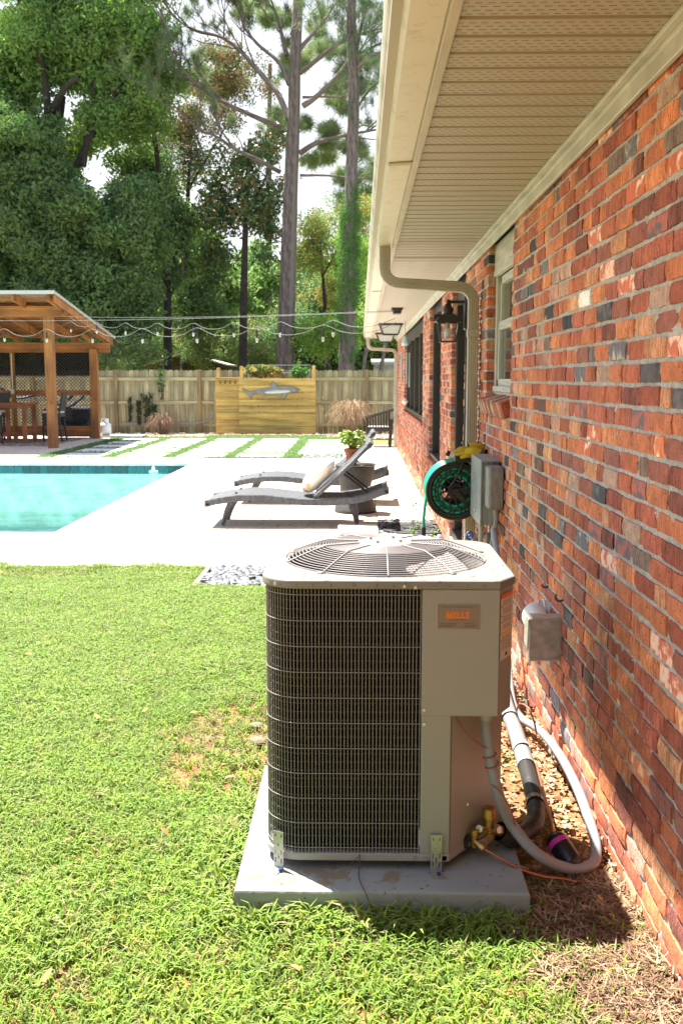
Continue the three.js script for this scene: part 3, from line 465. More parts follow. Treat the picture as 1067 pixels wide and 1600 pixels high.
function plan(inset, lower, dx = 0) { // outline seen from above, as (x, -z)
  const s = new THREE.Shape(), l = XL + inset, f = -ZF + inset, b = -ZB - inset, r = XR - inset, q = 0.115 - inset * 0.6;
  s.moveTo(l + q, f);
  if (lower) { s.lineTo(0.272, f); s.lineTo(r - 0.005, f + 0.25); } else { s.lineTo(0.407 + dx, f); s.lineTo(r, f + 0.085); }
  s.lineTo(r, b - q); s.absarc(r - q, b - q, q, 0, Math.PI / 2); s.lineTo(l + q, b); s.absarc(l + q, b - q, q, Math.PI / 2, Math.PI); s.lineTo(l, f + q); s.absarc(l + q, f + q, q, Math.PI, Math.PI * 1.5);
  return s;
}
{
  // base pan, coil, guard
  obj('base_pan', extrudeY(plan(-0.004, true), 0.094, 0.119, 0.004), mBeige, ac);
  obj('foot', [[-0.2, -2.97], [0.3, -3.05], [-0.2, -3.5], [0.36, -3.5]].map(([x, z]) => cyl(0.04, 0.035, 0.031, [x, 0.081, z], 16)), mBlack, ac);
  const guardPath = (inset) => { const l = XL + inset, f = ZF - inset, b = ZB + inset, q = 0.115 - inset, pts = []; pts.push([0.183, f]); for (let i = 0; i <= 10; i++) pts.push([lerp(0.183, l + q, i / 10), f]); const arc = (cx, cz, a0) => { for (let i = 1; i <= 8; i++) { const a = a0 + i / 8 * Math.PI / 2; pts.push([cx - Math.sin(a) * q, cz + Math.cos(a) * q]); } }; arc(l + q, f - q, 0); for (let i = 1; i <= 12; i++) pts.push([l, lerp(f - q, b + q, i / 12)]); arc(l + q, b + q, Math.PI / 2); for (let i = 1; i <= 12; i++) pts.push([lerp(l + q, 0.3, i / 12), b]); return pts.slice(1); };
  const wp = guardPath(0.002), at = (P, d) => { let a = 0; for (let i = 1; i < P.length; i++) { const L = Math.hypot(P[i][0] - P[i - 1][0], P[i][1] - P[i - 1][1]); if (a + L >= d) { const t = (d - a) / L; return [lerp(P[i - 1][0], P[i][0], t), lerp(P[i - 1][1], P[i][1], t)]; } a += L; } return null; };
  const vw = []; for (let d = 0.004; ; d += 0.0107) { const p = at(wp, d); if (!p) break; vw.push(rod([p[0], 0.119, p[1]], [p[0], 0.942, p[1]], 0.00145, 0.00145, 5, true)); }
  const hw = []; for (let k = 0; k < 11; k++) for (const dy of [0]) { const y = 0.135 + k * 0.0785, P = guardPath(0.0005); for (let i = 1; i < P.length; i++) hw.push(rod([P[i - 1][0], y + dy, P[i - 1][1]], [P[i][0], y + dy, P[i][1]], 0.0014, 0.0014, 5, true)); }
  obj('wire_guard', [...vw, ...hw], mWire, ac);
  const fins = (P, y0, y1, w = 1) => { const pos = [], uv = [], idx = []; let d = 0; P.forEach((p, i) => { if (i) d += Math.hypot(p[0] - P[i - 1][0], p[1] - P[i - 1][1]); pos.push(p[0], y0, p[1], p[0], y1, p[1]); uv.push(d, 0, d, (y1 - y0)); }); for (let i = 0; i < P.length - 1; i++) idx.push(i * 2, i * 2 + 1, i * 2 + 2, i * 2 + 1, i * 2 + 3, i * 2 + 2); const g = new THREE.BufferGeometry(); g.setAttribute('position', new THREE.Float32BufferAttribute(pos, 3)); g.setAttribute('uv', new THREE.Float32BufferAttribute(uv, 2)); g.setIndex(idx); g.computeVertexNormals(); return g; };
  const mFin = mat({ color: rgb(0.07, 0.074, 0.06), roughness: 0.6, side: THREE.DoubleSide }), cp = guardPath(0.016), ip = guardPath(0.034), fn = [];
  for (let k = 0; ; k++) { const p = at(cp, 0.004 + k * 0.0048); if (!p) break; const n = at(cp, 0.0041 + k * 0.0048) ?? p, dx = n[0] - p[0], dz = n[1] - p[1], L = Math.hypot(dx, dz) || 1, q = [p[0] - dz / L * -0.016, p[1] + dx / L * -0.016], g = new THREE.BufferGeometry(); const inw = (q[0] - AC[0]) ** 2 + (q[1] - AC[2]) ** 2 < (p[0] - AC[0]) ** 2 + (p[1] - AC[2]) ** 2 ? q : [2 * p[0] - q[0], 2 * p[1] - q[1]]; g.setAttribute('position', new THREE.Float32BufferAttribute([p[0], 0.119, p[1], inw[0], 0.119, inw[1], inw[0], 0.945, inw[1], p[0], 0.119, p[1], inw[0], 0.945, inw[1], p[0], 0.945, p[1]], 3)); fn.push(g); }
  obj('coil_fins', fn, mFin, ac).userData.kind = 'stuff';
  obj('coil', fins(ip, 0.119, 0.945), mat({ color: rgb(0.06, 0.06, 0.055), roughness: 0.7, side: THREE.DoubleSide, map: tGrain }), ac);
  const tb = []; for (let y = 0.14; y < 0.93; y += 0.0262) { const P = guardPath(0.0135); for (let i = 1; i < P.length; i++) tb.push(rod([P[i - 1][0], y, P[i - 1][1]], [P[i][0], y, P[i][1]], 0.0014, 0.0014, 4, true)); }
  obj('coil_tube', tb, mat({ color: rgb(0.07, 0.07, 0.062), roughness: 0.6 }), ac).userData.kind = 'stuff';
  obj('liner', [fins([[0.2, ZF - 0.03], [0.25, -2.9], [0.43, -3.13], [0.43, ZB + 0.03], [-0.2, ZB + 0.03]], 0.12, 0.9), extrudeY(plan(0.03, true), 0.12, 0.125)], mat({ color: rgb(0.05, 0.05, 0.048), roughness: 0.8, side: THREE.DoubleSide }), ac);
  // corner column, slanted lower panel, control box
  obj('corner_column', rbox(0.089, 0.828, 0.02, [0.2285, 0.532, ZF - 0.008], undefined, 0.004), mBeige, ac);
  obj('side_panel', [span([0.272, 0.532, ZF - 0.012], [0.455, 0.532, ZF - 0.25], 0.012, 0.828), rbox(0.012, 0.828, 0.36, [0.452, 0.532, -3.29], undefined, 0.004)], mBeige, ac);
  const cb = new THREE.Shape([[0.183, -ZF - 0.004], [0.409, -ZF - 0.004], [XR + 0.002, -ZF + 0.083], [XR + 0.002, -ZF + 0.2], [0.183, -ZF + 0.2]].map((p) => new THREE.Vector2(...p)));
  const box1 = obj('control_box', extrudeY(cb, 0.553, 0.938, 0.003), mBeige, ac);
  const plate = (w, h, p, r, t, m) => { const g = place(new THREE.PlaneGeometry(w, h), p, r); return g; };
  const lbl = canvasTex(640, 380, (c, w, h) => {
    const g = c; g.fillStyle = '#857a73'; g.fillRect(0, 0, w, h); const r = rng(5); for (let i = 0; i < 2600; i++) { g.fillStyle = `rgba(${r() < 0.5 ? '60,52,48' : '226,220,210'},0.10)`; g.fillRect(r() * w, r() * h, 1 + r() * 60, 1.2); }
    g.fillStyle = '#e07a1a'; g.font = 'bold 128px sans-serif'; g.save(); g.translate(126, 214); g.transform(0.96, 0, -0.12, 1.08, 0, 0); g.strokeStyle = '#e07a1a'; g.lineWidth = 9; g.fillText('MILLS', 0, 0); g.strokeText('MILLS', 0, 0); g.restore();
    g.fillStyle = '#d7781f'; g.fillRect(128, 205, 360, 10);
    g.fillStyle = 'rgba(50,44,42,0.75)'; const line = (x, y, n, s) => { for (let i = 0; i < n; i++) { const k = 6 + r() * 20; g.fillRect(x, y, k, s); x += k + 6; } };
    line(60, 32, 22, 11); line(190, 232, 12, 10); line(40, 290, 11, 10); line(40, 316, 10, 10); line(40, 340, 10, 10); line(410, 290, 8, 10); line(420, 316, 8, 10); line(390, 340, 10, 10);
  });
  obj('name_plate', rbox(0.126, 0.075, 0.002, [0.289, 0.8575, ZF + 0.0045], undefined, 0.0008), mat({ color: rgb(0.5, 0.48, 0.46), roughness: 0.35, metalness: 0.6 }), box1);
  obj('name_print', plate(0.124, 0.073, [0.289, 0.8575, ZF + 0.0062], [0, 0, 0]), mat({ color: rgb(1, 1, 1), roughness: 0.45, metalness: 0.25, map: lbl }), box1);
  const warn = canvasTex(256, 820, (g, w, h) => {
    g.fillStyle = '#d8d2cc'; g.fillRect(0, 0, w, h); g.fillStyle = '#e2741e'; g.fillRect(0, 0, w, 56); g.fillStyle = '#e8b23a'; g.fillRect(0, 470, w, 34); const r = rng(9);
    g.fillStyle = 'rgba(60,50,60,0.7)'; for (let y = 76; y < 440; y += 17) { if ((y - 76) % 102 > 84) continue; let x = 46; while (x < 220) { const k = 6 + r() * 22; g.fillRect(x, y, k, 8); x += k + 6; } }
    for (let y = 524; y < 700; y += 17) { let x = 30; while (x < 220) { const k = 6 + r() * 22; g.fillRect(x, y, k, 8); x += k + 6; } }
    g.fillStyle = '#3a3036'; for (const y of [130, 250, 330, 560]) { g.beginPath(); g.moveTo(24, y); g.lineTo(38, y + 26); g.lineTo(10, y + 26); g.fill(); } g.fillRect(110, 740, 44, 44);
  });
  const an = Math.atan2(0.083 + 0.004, XR + 0.002 - 0.409), cx = (0.409 + XR + 0.002) / 2 + 0.0019 * Math.cos(1.04), cz = ZF - 0.0395 + 0.0019;
  obj('warning_label', plate(0.092, 0.2, [cx + 0.001, 0.822, cz + 0.001], [0, Math.PI / 2 - (Math.PI / 2 - an), 0]), mat({ color: rgb(1, 1, 1), roughness: 0.4, map: warn }), box1);
  // screws
  const screw = (x, y, z) => place(new THREE.CylinderGeometry(0.005, 0.0058, 0.005, 10), [x, y, z], [Math.PI / 2, 0, 0]);
  obj('screw', [screw(0.191, 0.573, ZF + 0.005), screw(0.192, 0.528, ZF + 0.003), screw(0.13, 0.948, ZF + 0.009), screw(0.162, 0.945, ZF + 0.009), screw(-0.25, 0.95, -2.885), screw(0.165, 0.107, ZF + 0.006), screw(0.2, 0.104, ZF + 0.006)], mSteel, ac);
  obj('hole_plug', place(new THREE.CylinderGeometry(0.004, 0.004, 0.004, 10), [0.335, 0.24, -2.953], [Math.PI / 2, 0, 0]), mat({ color: 0xffffff, roughness: 0.3 }), ac);
  // top cover with the fan opening
  const top = plan(-0.008, false, 0.002), hole = new THREE.Path(); hole.absarc(AC[0], -AC[2], 0.318, 0, Math.PI * 2, true); top.holes.push(hole);
  obj('top_cover', muv(extrudeY(top, 0.938, 0.966, 0.007, 3), 2), mBeigeTop, ac);
  obj('fan_orifice', place(new THREE.CylinderGeometry(0.319, 0.312, 0.12, 64, 1, true), [AC[0], 0.902, AC[2]]), mat({ color: rgb(0.22, 0.21, 0.2), roughness: 0.6, side: THREE.DoubleSide }), ac);
  // domed wire fan guard
  const c = [AC[0] - 0.002, 0.968, AC[2]], H = (r) => r < 0.2 ? 0.052 - 0.006 * (r / 0.2) : lerp(0.046, 0.002, Math.pow((r - 0.2) / 0.125, 1.15)), rings = [], rad = [];
  for (let r = 0.098; r < 0.33; r += r < 0.2 ? 0.0088 : 0.0112) rings.push(place(new THREE.TorusGeometry(r, 0.0016, 6, 96), [c[0], c[1] + H(r), c[2]], [Math.PI / 2, 0, 0]));
  for (let k = 0; k < 10; k++) { const a = k * Math.PI / 5 + 0.31, pts = []; for (let i = 0; i <= 12; i++) { const r = lerp(0.07, 0.33, i / 12); pts.push([c[0] + Math.cos(a) * r, c[1] + H(r) + 0.003, c[2] + Math.sin(a) * r]); } rad.push(tube(pts, 0.0024, 24, 6)); }
  const mG = mat({ color: rgb(0.27, 0.25, 0.255), roughness: 0.5, metalness: 0.1 });
  const fg = obj('fan_guard', [...rings, ...rad], mG, ac);
  obj('guard_tab', [0, 1, 2, 3, 4].map((k) => { const a = k * Math.PI * 0.4 + 0.95; return rbox(0.028, 0.004, 0.018, [c[0] + Math.cos(a) * 0.335, 0.969, c[2] + Math.sin(a) * 0.335], [0, -a, 0], 0.0015); }), mSteel, fg);
  obj('motor_plate', lathe([[0, 0.056], [0.07, 0.056], [0.088, 0.053], [0.094, 0.047], [0.09, 0.044], [0, 0.044]], c, 40), mBeigeTop, ac);
  obj('plate_bolt', [0, 1, 2, 3].map((k) => cyl(0.006, 0.005, 0.006, [c[0] + Math.cos(k * 1.571 + 0.5) * 0.055, c[1] + 0.059, c[2] + Math.sin(k * 1.571 + 0.5) * 0.055], 8)), mSteel, ac);
  obj('fan_motor', cyl(0.07, 0.07, 0.11, [c[0], c[1] - 0.015, c[2]], 28), mat({ color: rgb(0.06, 0.06, 0.06), roughness: 0.5 }), ac);
  for (let k = 0; k < 3; k++) { const s = new THREE.Shape(); s.moveTo(0.04, -0.04); s.quadraticCurveTo(0.2, -0.16, 0.3, -0.1); s.quadraticCurveTo(0.32, 0.03, 0.29, 0.14); s.quadraticCurveTo(0.14, 0.05, 0.04, 0.05); const g = new THREE.ExtrudeGeometry(s, { depth: 0.003, bevelEnabled: false, curveSegments: 10 }); g.rotateX(-Math.PI / 2); g.rotateX(0.32); g.rotateY(k * 2.094 + 0.35); g.translate(c[0], 0.9, c[2]); obj('fan_blade', g, mat({ color: rgb(0.42, 0.41, 0.41), roughness: 0.45, metalness: 0.4 }), ac); }
}
tag(obj('dry_twig', [tube([[0.0, 0.118, -2.862], [0.003, 0.09, -2.855], [-0.002, 0.07, -2.84], [0.004, 0.07, -2.78], [0.02, 0.066, -2.725], [0.035, 0.03, -2.715], [0.06, 0.0, -2.7]], 0.0016, 30, 5), tube([[0.001, 0.112, -2.86], [-0.02, 0.1, -2.85], [-0.03, 0.088, -2.845]], 0.0012, 10, 5), tube([[0.035, 0.03, -2.715], [0.052, 0.035, -2.71]], 0.001, 6, 4)], mat({ color: rgb(0.14, 0.07, 0.045), roughness: 0.9 })), 'thin dry twig hanging from the air conditioner base over the pad edge', 'twig');
obj('paper_tag', rbox(0.014, 0.016, 0.002, [0.259, 0.105, -2.867], undefined, 0.0006), mat({ color: 0xe8e6e2, roughness: 0.6 }), ac);
{ // slotted galvanised hold-down brackets
  const slot = (x, y, w, h) => { const p = new THREE.Path(); p.moveTo(x - w / 2, y - h / 2); p.lineTo(x + w / 2, y - h / 2); p.lineTo(x + w / 2, y + h / 2); p.lineTo(x - w / 2, y + h / 2); p.closePath(); return p; };
  const mk = (label, x, y0, z, turn) => {
    const t = thing('hold_down_bracket', label, 'bracket', [x, 0.066, z], 'brackets holding the air conditioner down'), s = new THREE.Shape([[-0.017, 0], [0.017, 0], [0.017, 0.118], [-0.017, 0.118]].map((p) => new THREE.Vector2(...p)));
    for (const [a, b, w, h] of [[-0.01, 0.025, 0.004, 0.016], [0.01, 0.025, 0.004, 0.016], [0, 0.038, 0.004, 0.016], [-0.01, 0.052, 0.004, 0.016], [0.01, 0.052, 0.004, 0.016], [-0.01, 0.105, 0.004, 0.01], [0.01, 0.105, 0.004, 0.01]]) s.holes.push(slot(a, b, w, h));
    const g = new THREE.ExtrudeGeometry(s, { depth: 0.0022, bevelEnabled: false });
    obj('upright', place(g, [x, 0.0665, z], [0, turn, 0]), mZinc, t);
    obj('foot_plate', place(rbox(0.034, 0.0025, 0.042, [0, 0, 0], undefined, 0.001), [x + Math.sin(turn) * 0.02, 0.0682, z + 0.02 * Math.cos(turn)], [0, turn, 0]), mZinc, t);
    obj('bolt', [cyl(0.0065, 0.006, 0.007, [x + 0.006, 0.073, z + 0.024], 6)], mat({ color: 0x2f4f86, roughness: 0.4, metalness: 0.5 }), t);
    obj('rivet', [place(new THREE.CylinderGeometry(0.004, 0.004, 0.004, 8), [x - 0.006, 0.14, z + 0.003], [Math.PI / 2, turn, 0]), place(new THREE.CylinderGeometry(0.004, 0.004, 0.004, 8), [x + 0.007, 0.138, z + 0.003], [Math.PI / 2, turn, 0])], mSteel, t);
  };
  mk('galvanised slotted bracket at the rounded grille corner of the air conditioner', -0.245, 0, -2.873, -0.45);
  mk('galvanised slotted bracket under the beige corner column of the air conditioner', 0.233, 0, -2.858, 0);
}
{ // service valves
  const t = thing('service_valve', 'larger brass service valve with insulated pipe at condenser base', 'valve', [0.40, 0.11, -2.99]);
  obj('body', [cyl(0.02, 0.02, 0.055, [0.405, 0.158, -2.985], 16), cyl(0.024, 0.022, 0.03, [0.405, 0.2, -2.985], 6), rod([0.405, 0.15, -2.985], [0.45, 0.135, -2.99], 0.018), rod([0.405, 0.15, -2.985], [0.378, 0.145, -2.95], 0.013), cyl(0.026, 0.026, 0.016, [0.405, 0.128, -2.985], 8)], mBrass, t);
  obj('cap', [rod([0.378, 0.162, -2.955], [0.372, 0.164, -2.945], 0.012), rod([0.372, 0.128, -2.96], [0.366, 0.126, -2.95], 0.011), rod([0.43, 0.156, -2.96], [0.436, 0.158, -2.95], 0.011)], mSteel, t);
  obj('mounting_plate', rbox(0.1, 0.03, 0.004, [0.4, 0.118, -2.965], [0, 0.9, 0], 0.001), mBeige, t);
  const s = thing('liquid_valve', 'smaller brass valve with bare copper tube at condenser base', 'valve', [0.36, 0.1, -2.95]);
  obj('body', [cyl(0.011, 0.011, 0.045, [0.357, 0.128, -2.945], 12), cyl(0.014, 0.013, 0.016, [0.357, 0.154, -2.945], 6), rod([0.357, 0.125, -2.945], [0.378, 0.114, -2.925], 0.011), rod([0.373, 0.117, -2.93], [0.386, 0.11, -2.918], 0.0145, 0.0145, 6)], mBrass, s);
  obj('cap', [rod([0.34, 0.13, -2.95], [0.33, 0.131, -2.945], 0.012), cyl(0.009, 0.009, 0.03, [0.33, 0.118, -2.945], 10)], mBlack, s);
  obj('copper_tube', tube([[0.384, 0.111, -2.92], [0.43, 0.092, -2.9], [0.5, 0.06, -2.885], [0.568, 0.034, -2.895], [0.63, 0.02, -2.91], [0.677, 0.008, -2.914], [0.7, 0.004, -2.95]], 0.0048, 40), mCopper, s);
}
{ // conduit, suction line, filter drier, control wire
  const ribs = tex(64, (u, v) => 0.55 + 0.45 * Math.sin(v * Math.PI * 2), false, 64), mCond = mat({ color: rgb(0.27, 0.29, 0.315), roughness: 0.45, bumpMap: rep(ribs, 140, 1), bumpScale: 0.002 });
  const t = thing('power_conduit', 'grey flexible conduit looping from control box down to ground and back along wall', 'conduit', [0.5, 0, -3]);
  obj('conduit', tube([[0.387, 0.56, -2.945], [0.387, 0.52, -2.945], [0.398, 0.409, -2.93], [0.426, 0.286, -2.93], [0.476, 0.17, -2.956], [0.553, 0.09, -2.928], [0.659, 0.03, -2.957], [0.738, 0.025, -2.997], [0.768, 0.04, -3.076], [0.778, 0.075, -3.264], [0.787, 0.085, -3.514], [0.787, 0.08, -3.812], [0.766, 0.06, -4.122], [0.717, 0.05, -4.313], [0.697, 0.08, -4.356], [0.722, 0.2, -4.75], [0.735, 0.42, -5.0], [0.755, 0.7, -5.6]], 0.0175, 220, 14), mCond, t);
  obj('connector', [cyl(0.023, 0.023, 0.03, [0.387, 0.545, -2.945], 16), cyl(0.021, 0.021, 0.014, [0.387, 0.525, -2.945], 6)], mat({ color: rgb(0.4, 0.41, 0.42), roughness: 0.4 }), t);
  const s = thing('suction_line', 'refrigerant pipe in grey then black taped insulation behind the air conditioner', 'pipe', [0.5, 0, -3.1]);
  obj('black_insulation', [taper([[0.44, 0.135, -2.99], [0.48, 0.105, -3.01], [0.523, 0.075, -3.085], [0.581, 0.075, -3.171], [0.608, 0.085, -3.29], [0.618, 0.1, -3.446], [0.629, 0.1, -3.627]], 0.031, 0.03, 48, 14, 0.05)], mat({ color: rgb(0.025, 0.024, 0.024), roughness: 0.5, bumpMap: rep(tRough, 2), bumpScale: 0.004 }), s);
  obj('grey_insulation', [taper([[0.629, 0.1, -3.608], [0.637, 0.105, -3.814], [0.642, 0.11, -3.982], [0.633, 0.13, -4.098]], 0.034, 0.031, 24, 14, 0.03)], mat({ color: rgb(0.2, 0.205, 0.21), roughness: 0.6 }), s);
  obj('end_collar', taper([[0.633, 0.128, -4.08], [0.629, 0.14, -4.11], [0.66, 0.2, -4.7], [0.7, 0.25, -5.1]], 0.036, 0.03, 12, 14), mat({ color: rgb(0.28, 0.285, 0.29), roughness: 0.5 }), s);
  obj('tape_band', [taper([[0.637, 0.106, -3.749], [0.638, 0.106, -3.79]], 0.037, 0.037, 3, 14), taper([[0.611, 0.088, -3.325], [0.609, 0.087, -3.296]], 0.034, 0.034, 3, 14)], mat({ color: rgb(0.3, 0.3, 0.29), roughness: 0.25 }), s);
  const a = vec([0.634, 0.075, -3.06]), b = vec([0.671, 0.035, -2.985]), d = thing('filter_drier', 'black filter drier canister with magenta band lying by the conduit loop', 'canister', [b.x, 0, b.z]), di = b.clone().sub(a).normalize(), pt = (k) => a.clone().addScaledVector(di, k).toArray();
  const L = a.distanceTo(b), pr = [[0.004, -0.03], [0.012, -0.022], [0.03, -0.008], [0.036, 0.006], [0.036, L], [0.03, L + 0.015], [0.006, L + 0.025]].map((p) => new THREE.Vector2(...p)); const lg = new THREE.LatheGeometry(pr, 28); lg.applyQuaternion(new THREE.Quaternion().setFromUnitVectors(V(0, 1, 0), di)); lg.translate(a.x, a.y, a.z);
  obj('canister', lg, mat({ color: rgb(0.015, 0.015, 0.017), roughness: 0.25 }), d);
  obj('magenta_band', rod(pt(0.012), pt(0.03), 0.0366, 0.0366, 28, true), mat({ color: rgb(0.65, 0.05, 0.42), roughness: 0.35 }), d);
  obj('copper_tube', tube([pt(-0.02), [0.63, 0.1, -3.109], [0.632, 0.12, -3.202], [0.643, 0.12, -3.344], [0.661, 0.12, -3.578]], 0.0055, 24), mCopper, d);
  const w = thing('control_wire', 'thin reddish brown control wire wrapped round the grey conduit', 'wire', [0.4, 0.3, -2.93]), mRed = mat({ color: rgb(0.30, 0.10, 0.07), roughness: 0.5 });
  const wound = []; for (let i = 0; i <= 26; i++) { const k = i / 26, p = vec([0.396, 0.417, -2.93]).lerp(vec([0.409, 0.355, -2.93]), k); wound.push([p.x + Math.cos(k * 12) * 0.021, p.y, p.z + Math.sin(k * 12) * 0.021]); }
  obj('wire', [tube([[0.28, 0.556, -2.89], [0.302, 0.52, -2.9], [0.335, 0.476, -2.9], [0.37, 0.447, -2.91], wound[0]], 0.0023, 30, 6), tube(wound, 0.0023, 90, 6), tube([wound[26], [0.401, 0.327, -2.92], [0.43, 0.303, -2.9], [0.458, 0.254, -2.9], [0.478, 0.193, -2.93], [0.503, 0.12, -3.018]], 0.0023, 30, 6), tube([[0.687, 0.1, -4.236], [0.691, 0.16, -4.162], [0.713, 0.17, -4.065], [0.733, 0.12, -4.049], [0.742, 0.07, -4.033]], 0.0042, 30, 6)], mRed, w);
}
{ // dryer vent hood on the wall
  const t = thing('vent_hood', 'galvanised dryer vent hood with square flap low on the brick wall', 'vent', [WX, 0.48, -4.15]), mAl = mat({ color: rgb(0.66, 0.66, 0.65), roughness: 0.42, metalness: 0.6, map: tGrain });
  obj('duct', [taper([[0.87, 0.535, -4.3], [0.80, 0.53, -4.3], [0.765, 0.525, -4.27], [0.762, 0.515, -4.2], [0.764, 0.505, -4.1]], 0.056, 0.056, 26, 24), place(new THREE.TorusGeometry(0.057, 0.004, 8, 28), [0.805, 0.53, -4.3], [0, Math.PI / 2, 0]), place(new THREE.TorusGeometry(0.057, 0.004, 8, 28), [0.785, 0.53, -4.295], [0, 1.3, 0])], mat({ color: rgb(0.72, 0.72, 0.72), roughness: 0.5, metalness: 0.3 }), t);
  obj('hood', [rbox(0.148, 0.006, 0.09, [0.762, 0.576, -4.04]), rbox(0.005, 0.13, 0.085, [0.69, 0.515, -4.04], [0.12, 0, 0], 0.002), rbox(0.005, 0.13, 0.085, [0.834, 0.515, -4.04], [0.12, 0, 0], 0.002)], mAl, t);
  obj('flap', [rbox(0.146, 0.165, 0.004, [0.764, 0.491, -3.985], [-0.12, 0, 0], 0.002), rbox(0.146, 0.012, 0.012, [0.764, 0.41, -3.978], undefined, 0.003), rod([0.69, 0.572, -3.996], [0.838, 0.572, -3.996], 0.004)], mAl, t);
  tag(obj('iron_nail', [tube([[0.83, 0.66, -3.98], [0.805, 0.655, -3.98], [0.795, 0.665, -3.985], [0.797, 0.68, -3.99]], 0.005, 16, 6), tube([[0.83, 0.645, -4.32], [0.81, 0.64, -4.32], [0.8, 0.652, -4.32]], 0.005, 16, 6)], mat({ color: rgb(0.09, 0.07, 0.06), roughness: 0.8 })), 'two dark iron hooks in the bricks above the vent hood', 'hooks');
}
{ // electrical boxes
  const mBox = mat({ color: rgb(0.34, 0.375, 0.395), roughness: 0.45, map: tGrain }), mBox2 = mat({ color: rgb(0.3, 0.29, 0.288), roughness: 0.5, map: tGrain });
  const t = thing('breaker_box', 'larger grey metal electrical box on the brick wall beside hose reel', 'electrical box', [WX, 0.68, -6.1]);
  obj('box', rbox(0.1, 0.375, 0.5, [0.767, 0.878, -6.1], undefined, 0.005), mBox, t); obj('cover', [rbox(0.012, 0.385, 0.515, [0.713, 0.878, -6.1], undefined, 0.004), rbox(0.115, 0.012, 0.53, [0.765, 1.07, -6.1], undefined, 0.004)], mBox, t);
  obj('latch', [rbox(0.01, 0.03, 0.02, [0.704, 0.75, -6.1]), place(new THREE.CylinderGeometry(0.008, 0.008, 0.01, 12), [0.74, 1.03, -5.845], [Math.PI / 2, 0, 0])], mSteel, t);
  const s = thing('disconnect_box', 'smaller beige grey electrical box in front of larger one on brick wall', 'electrical box', [WX, 0.8, -5.75]);
  obj('box', rbox(0.088, 0.245, 0.17, [0.776, 0.927, -5.755], undefined, 0.014, 4), mBox2, s); obj('lid', rbox(0.075, 0.225, 0.012, [0.778, 0.927, -5.667], undefined, 0.005), mBox2, s);
  obj('knockout', place(new THREE.TorusGeometry(0.009, 0.0025, 6, 18), [0.787, 0.845, -5.661]), mBox2, s);
  obj('conduit', [tube([[0.786, 0.81, -5.72], [0.786, 0.74, -5.72], [0.779, 0.68, -5.72], [0.76, 0.60, -5.7], [0.735, 0.545, -5.66], [0.72, 0.47, -5.6]], 0.014, 40, 12), cyl(0.019, 0.019, 0.03, [0.786, 0.79, -5.72], 12)], mat({ color: rgb(0.24, 0.25, 0.26), roughness: 0.5 }), s);
  const m = thing('pipe_stub', 'grey vertical conduit with small meter cover below the larger electrical box', 'conduit', [0.76, 0.4, -5.95]);
  obj('pipe', rod([0.733, 0.69, -6.0], [0.733, 0.1, -6.0], 0.015, 0.015, 14), mat({ color: rgb(0.42, 0.43, 0.45), roughness: 0.45 }), m); obj('meter_cover', rbox(0.05, 0.11, 0.05, [0.775, 0.585, -5.9], undefined, 0.015, 3), mat({ color: rgb(0.13, 0.12, 0.115), roughness: 0.5 }), m); obj('strap', rod([0.77, 0.7, -5.9], [0.77, 0.5, -5.9], 0.006), mSteel, m);
  const f = thing('spigot', 'hose spigot with blue handle low on the brick wall', 'spigot', [WX, 0.55, -6.35]);
  obj('body', [rod([0.83, 0.555, -6.35], [0.72, 0.55, -6.35], 0.014), rod([0.735, 0.552, -6.35], [0.72, 0.49, -6.34], 0.013), rod([0.75, 0.55, -6.35], [0.75, 0.59, -6.33], 0.009)], mZinc, f);
  obj('handle', [place(new THREE.TorusGeometry(0.024, 0.006, 8, 20), [0.70, 0.555, -6.32], [0, 0.6, 0]), rod([0.676, 0.555, -6.33], [0.724, 0.555, -6.31], 0.005)], mat({ color: 0x1e5db4, roughness: 0.4 }), f);
}
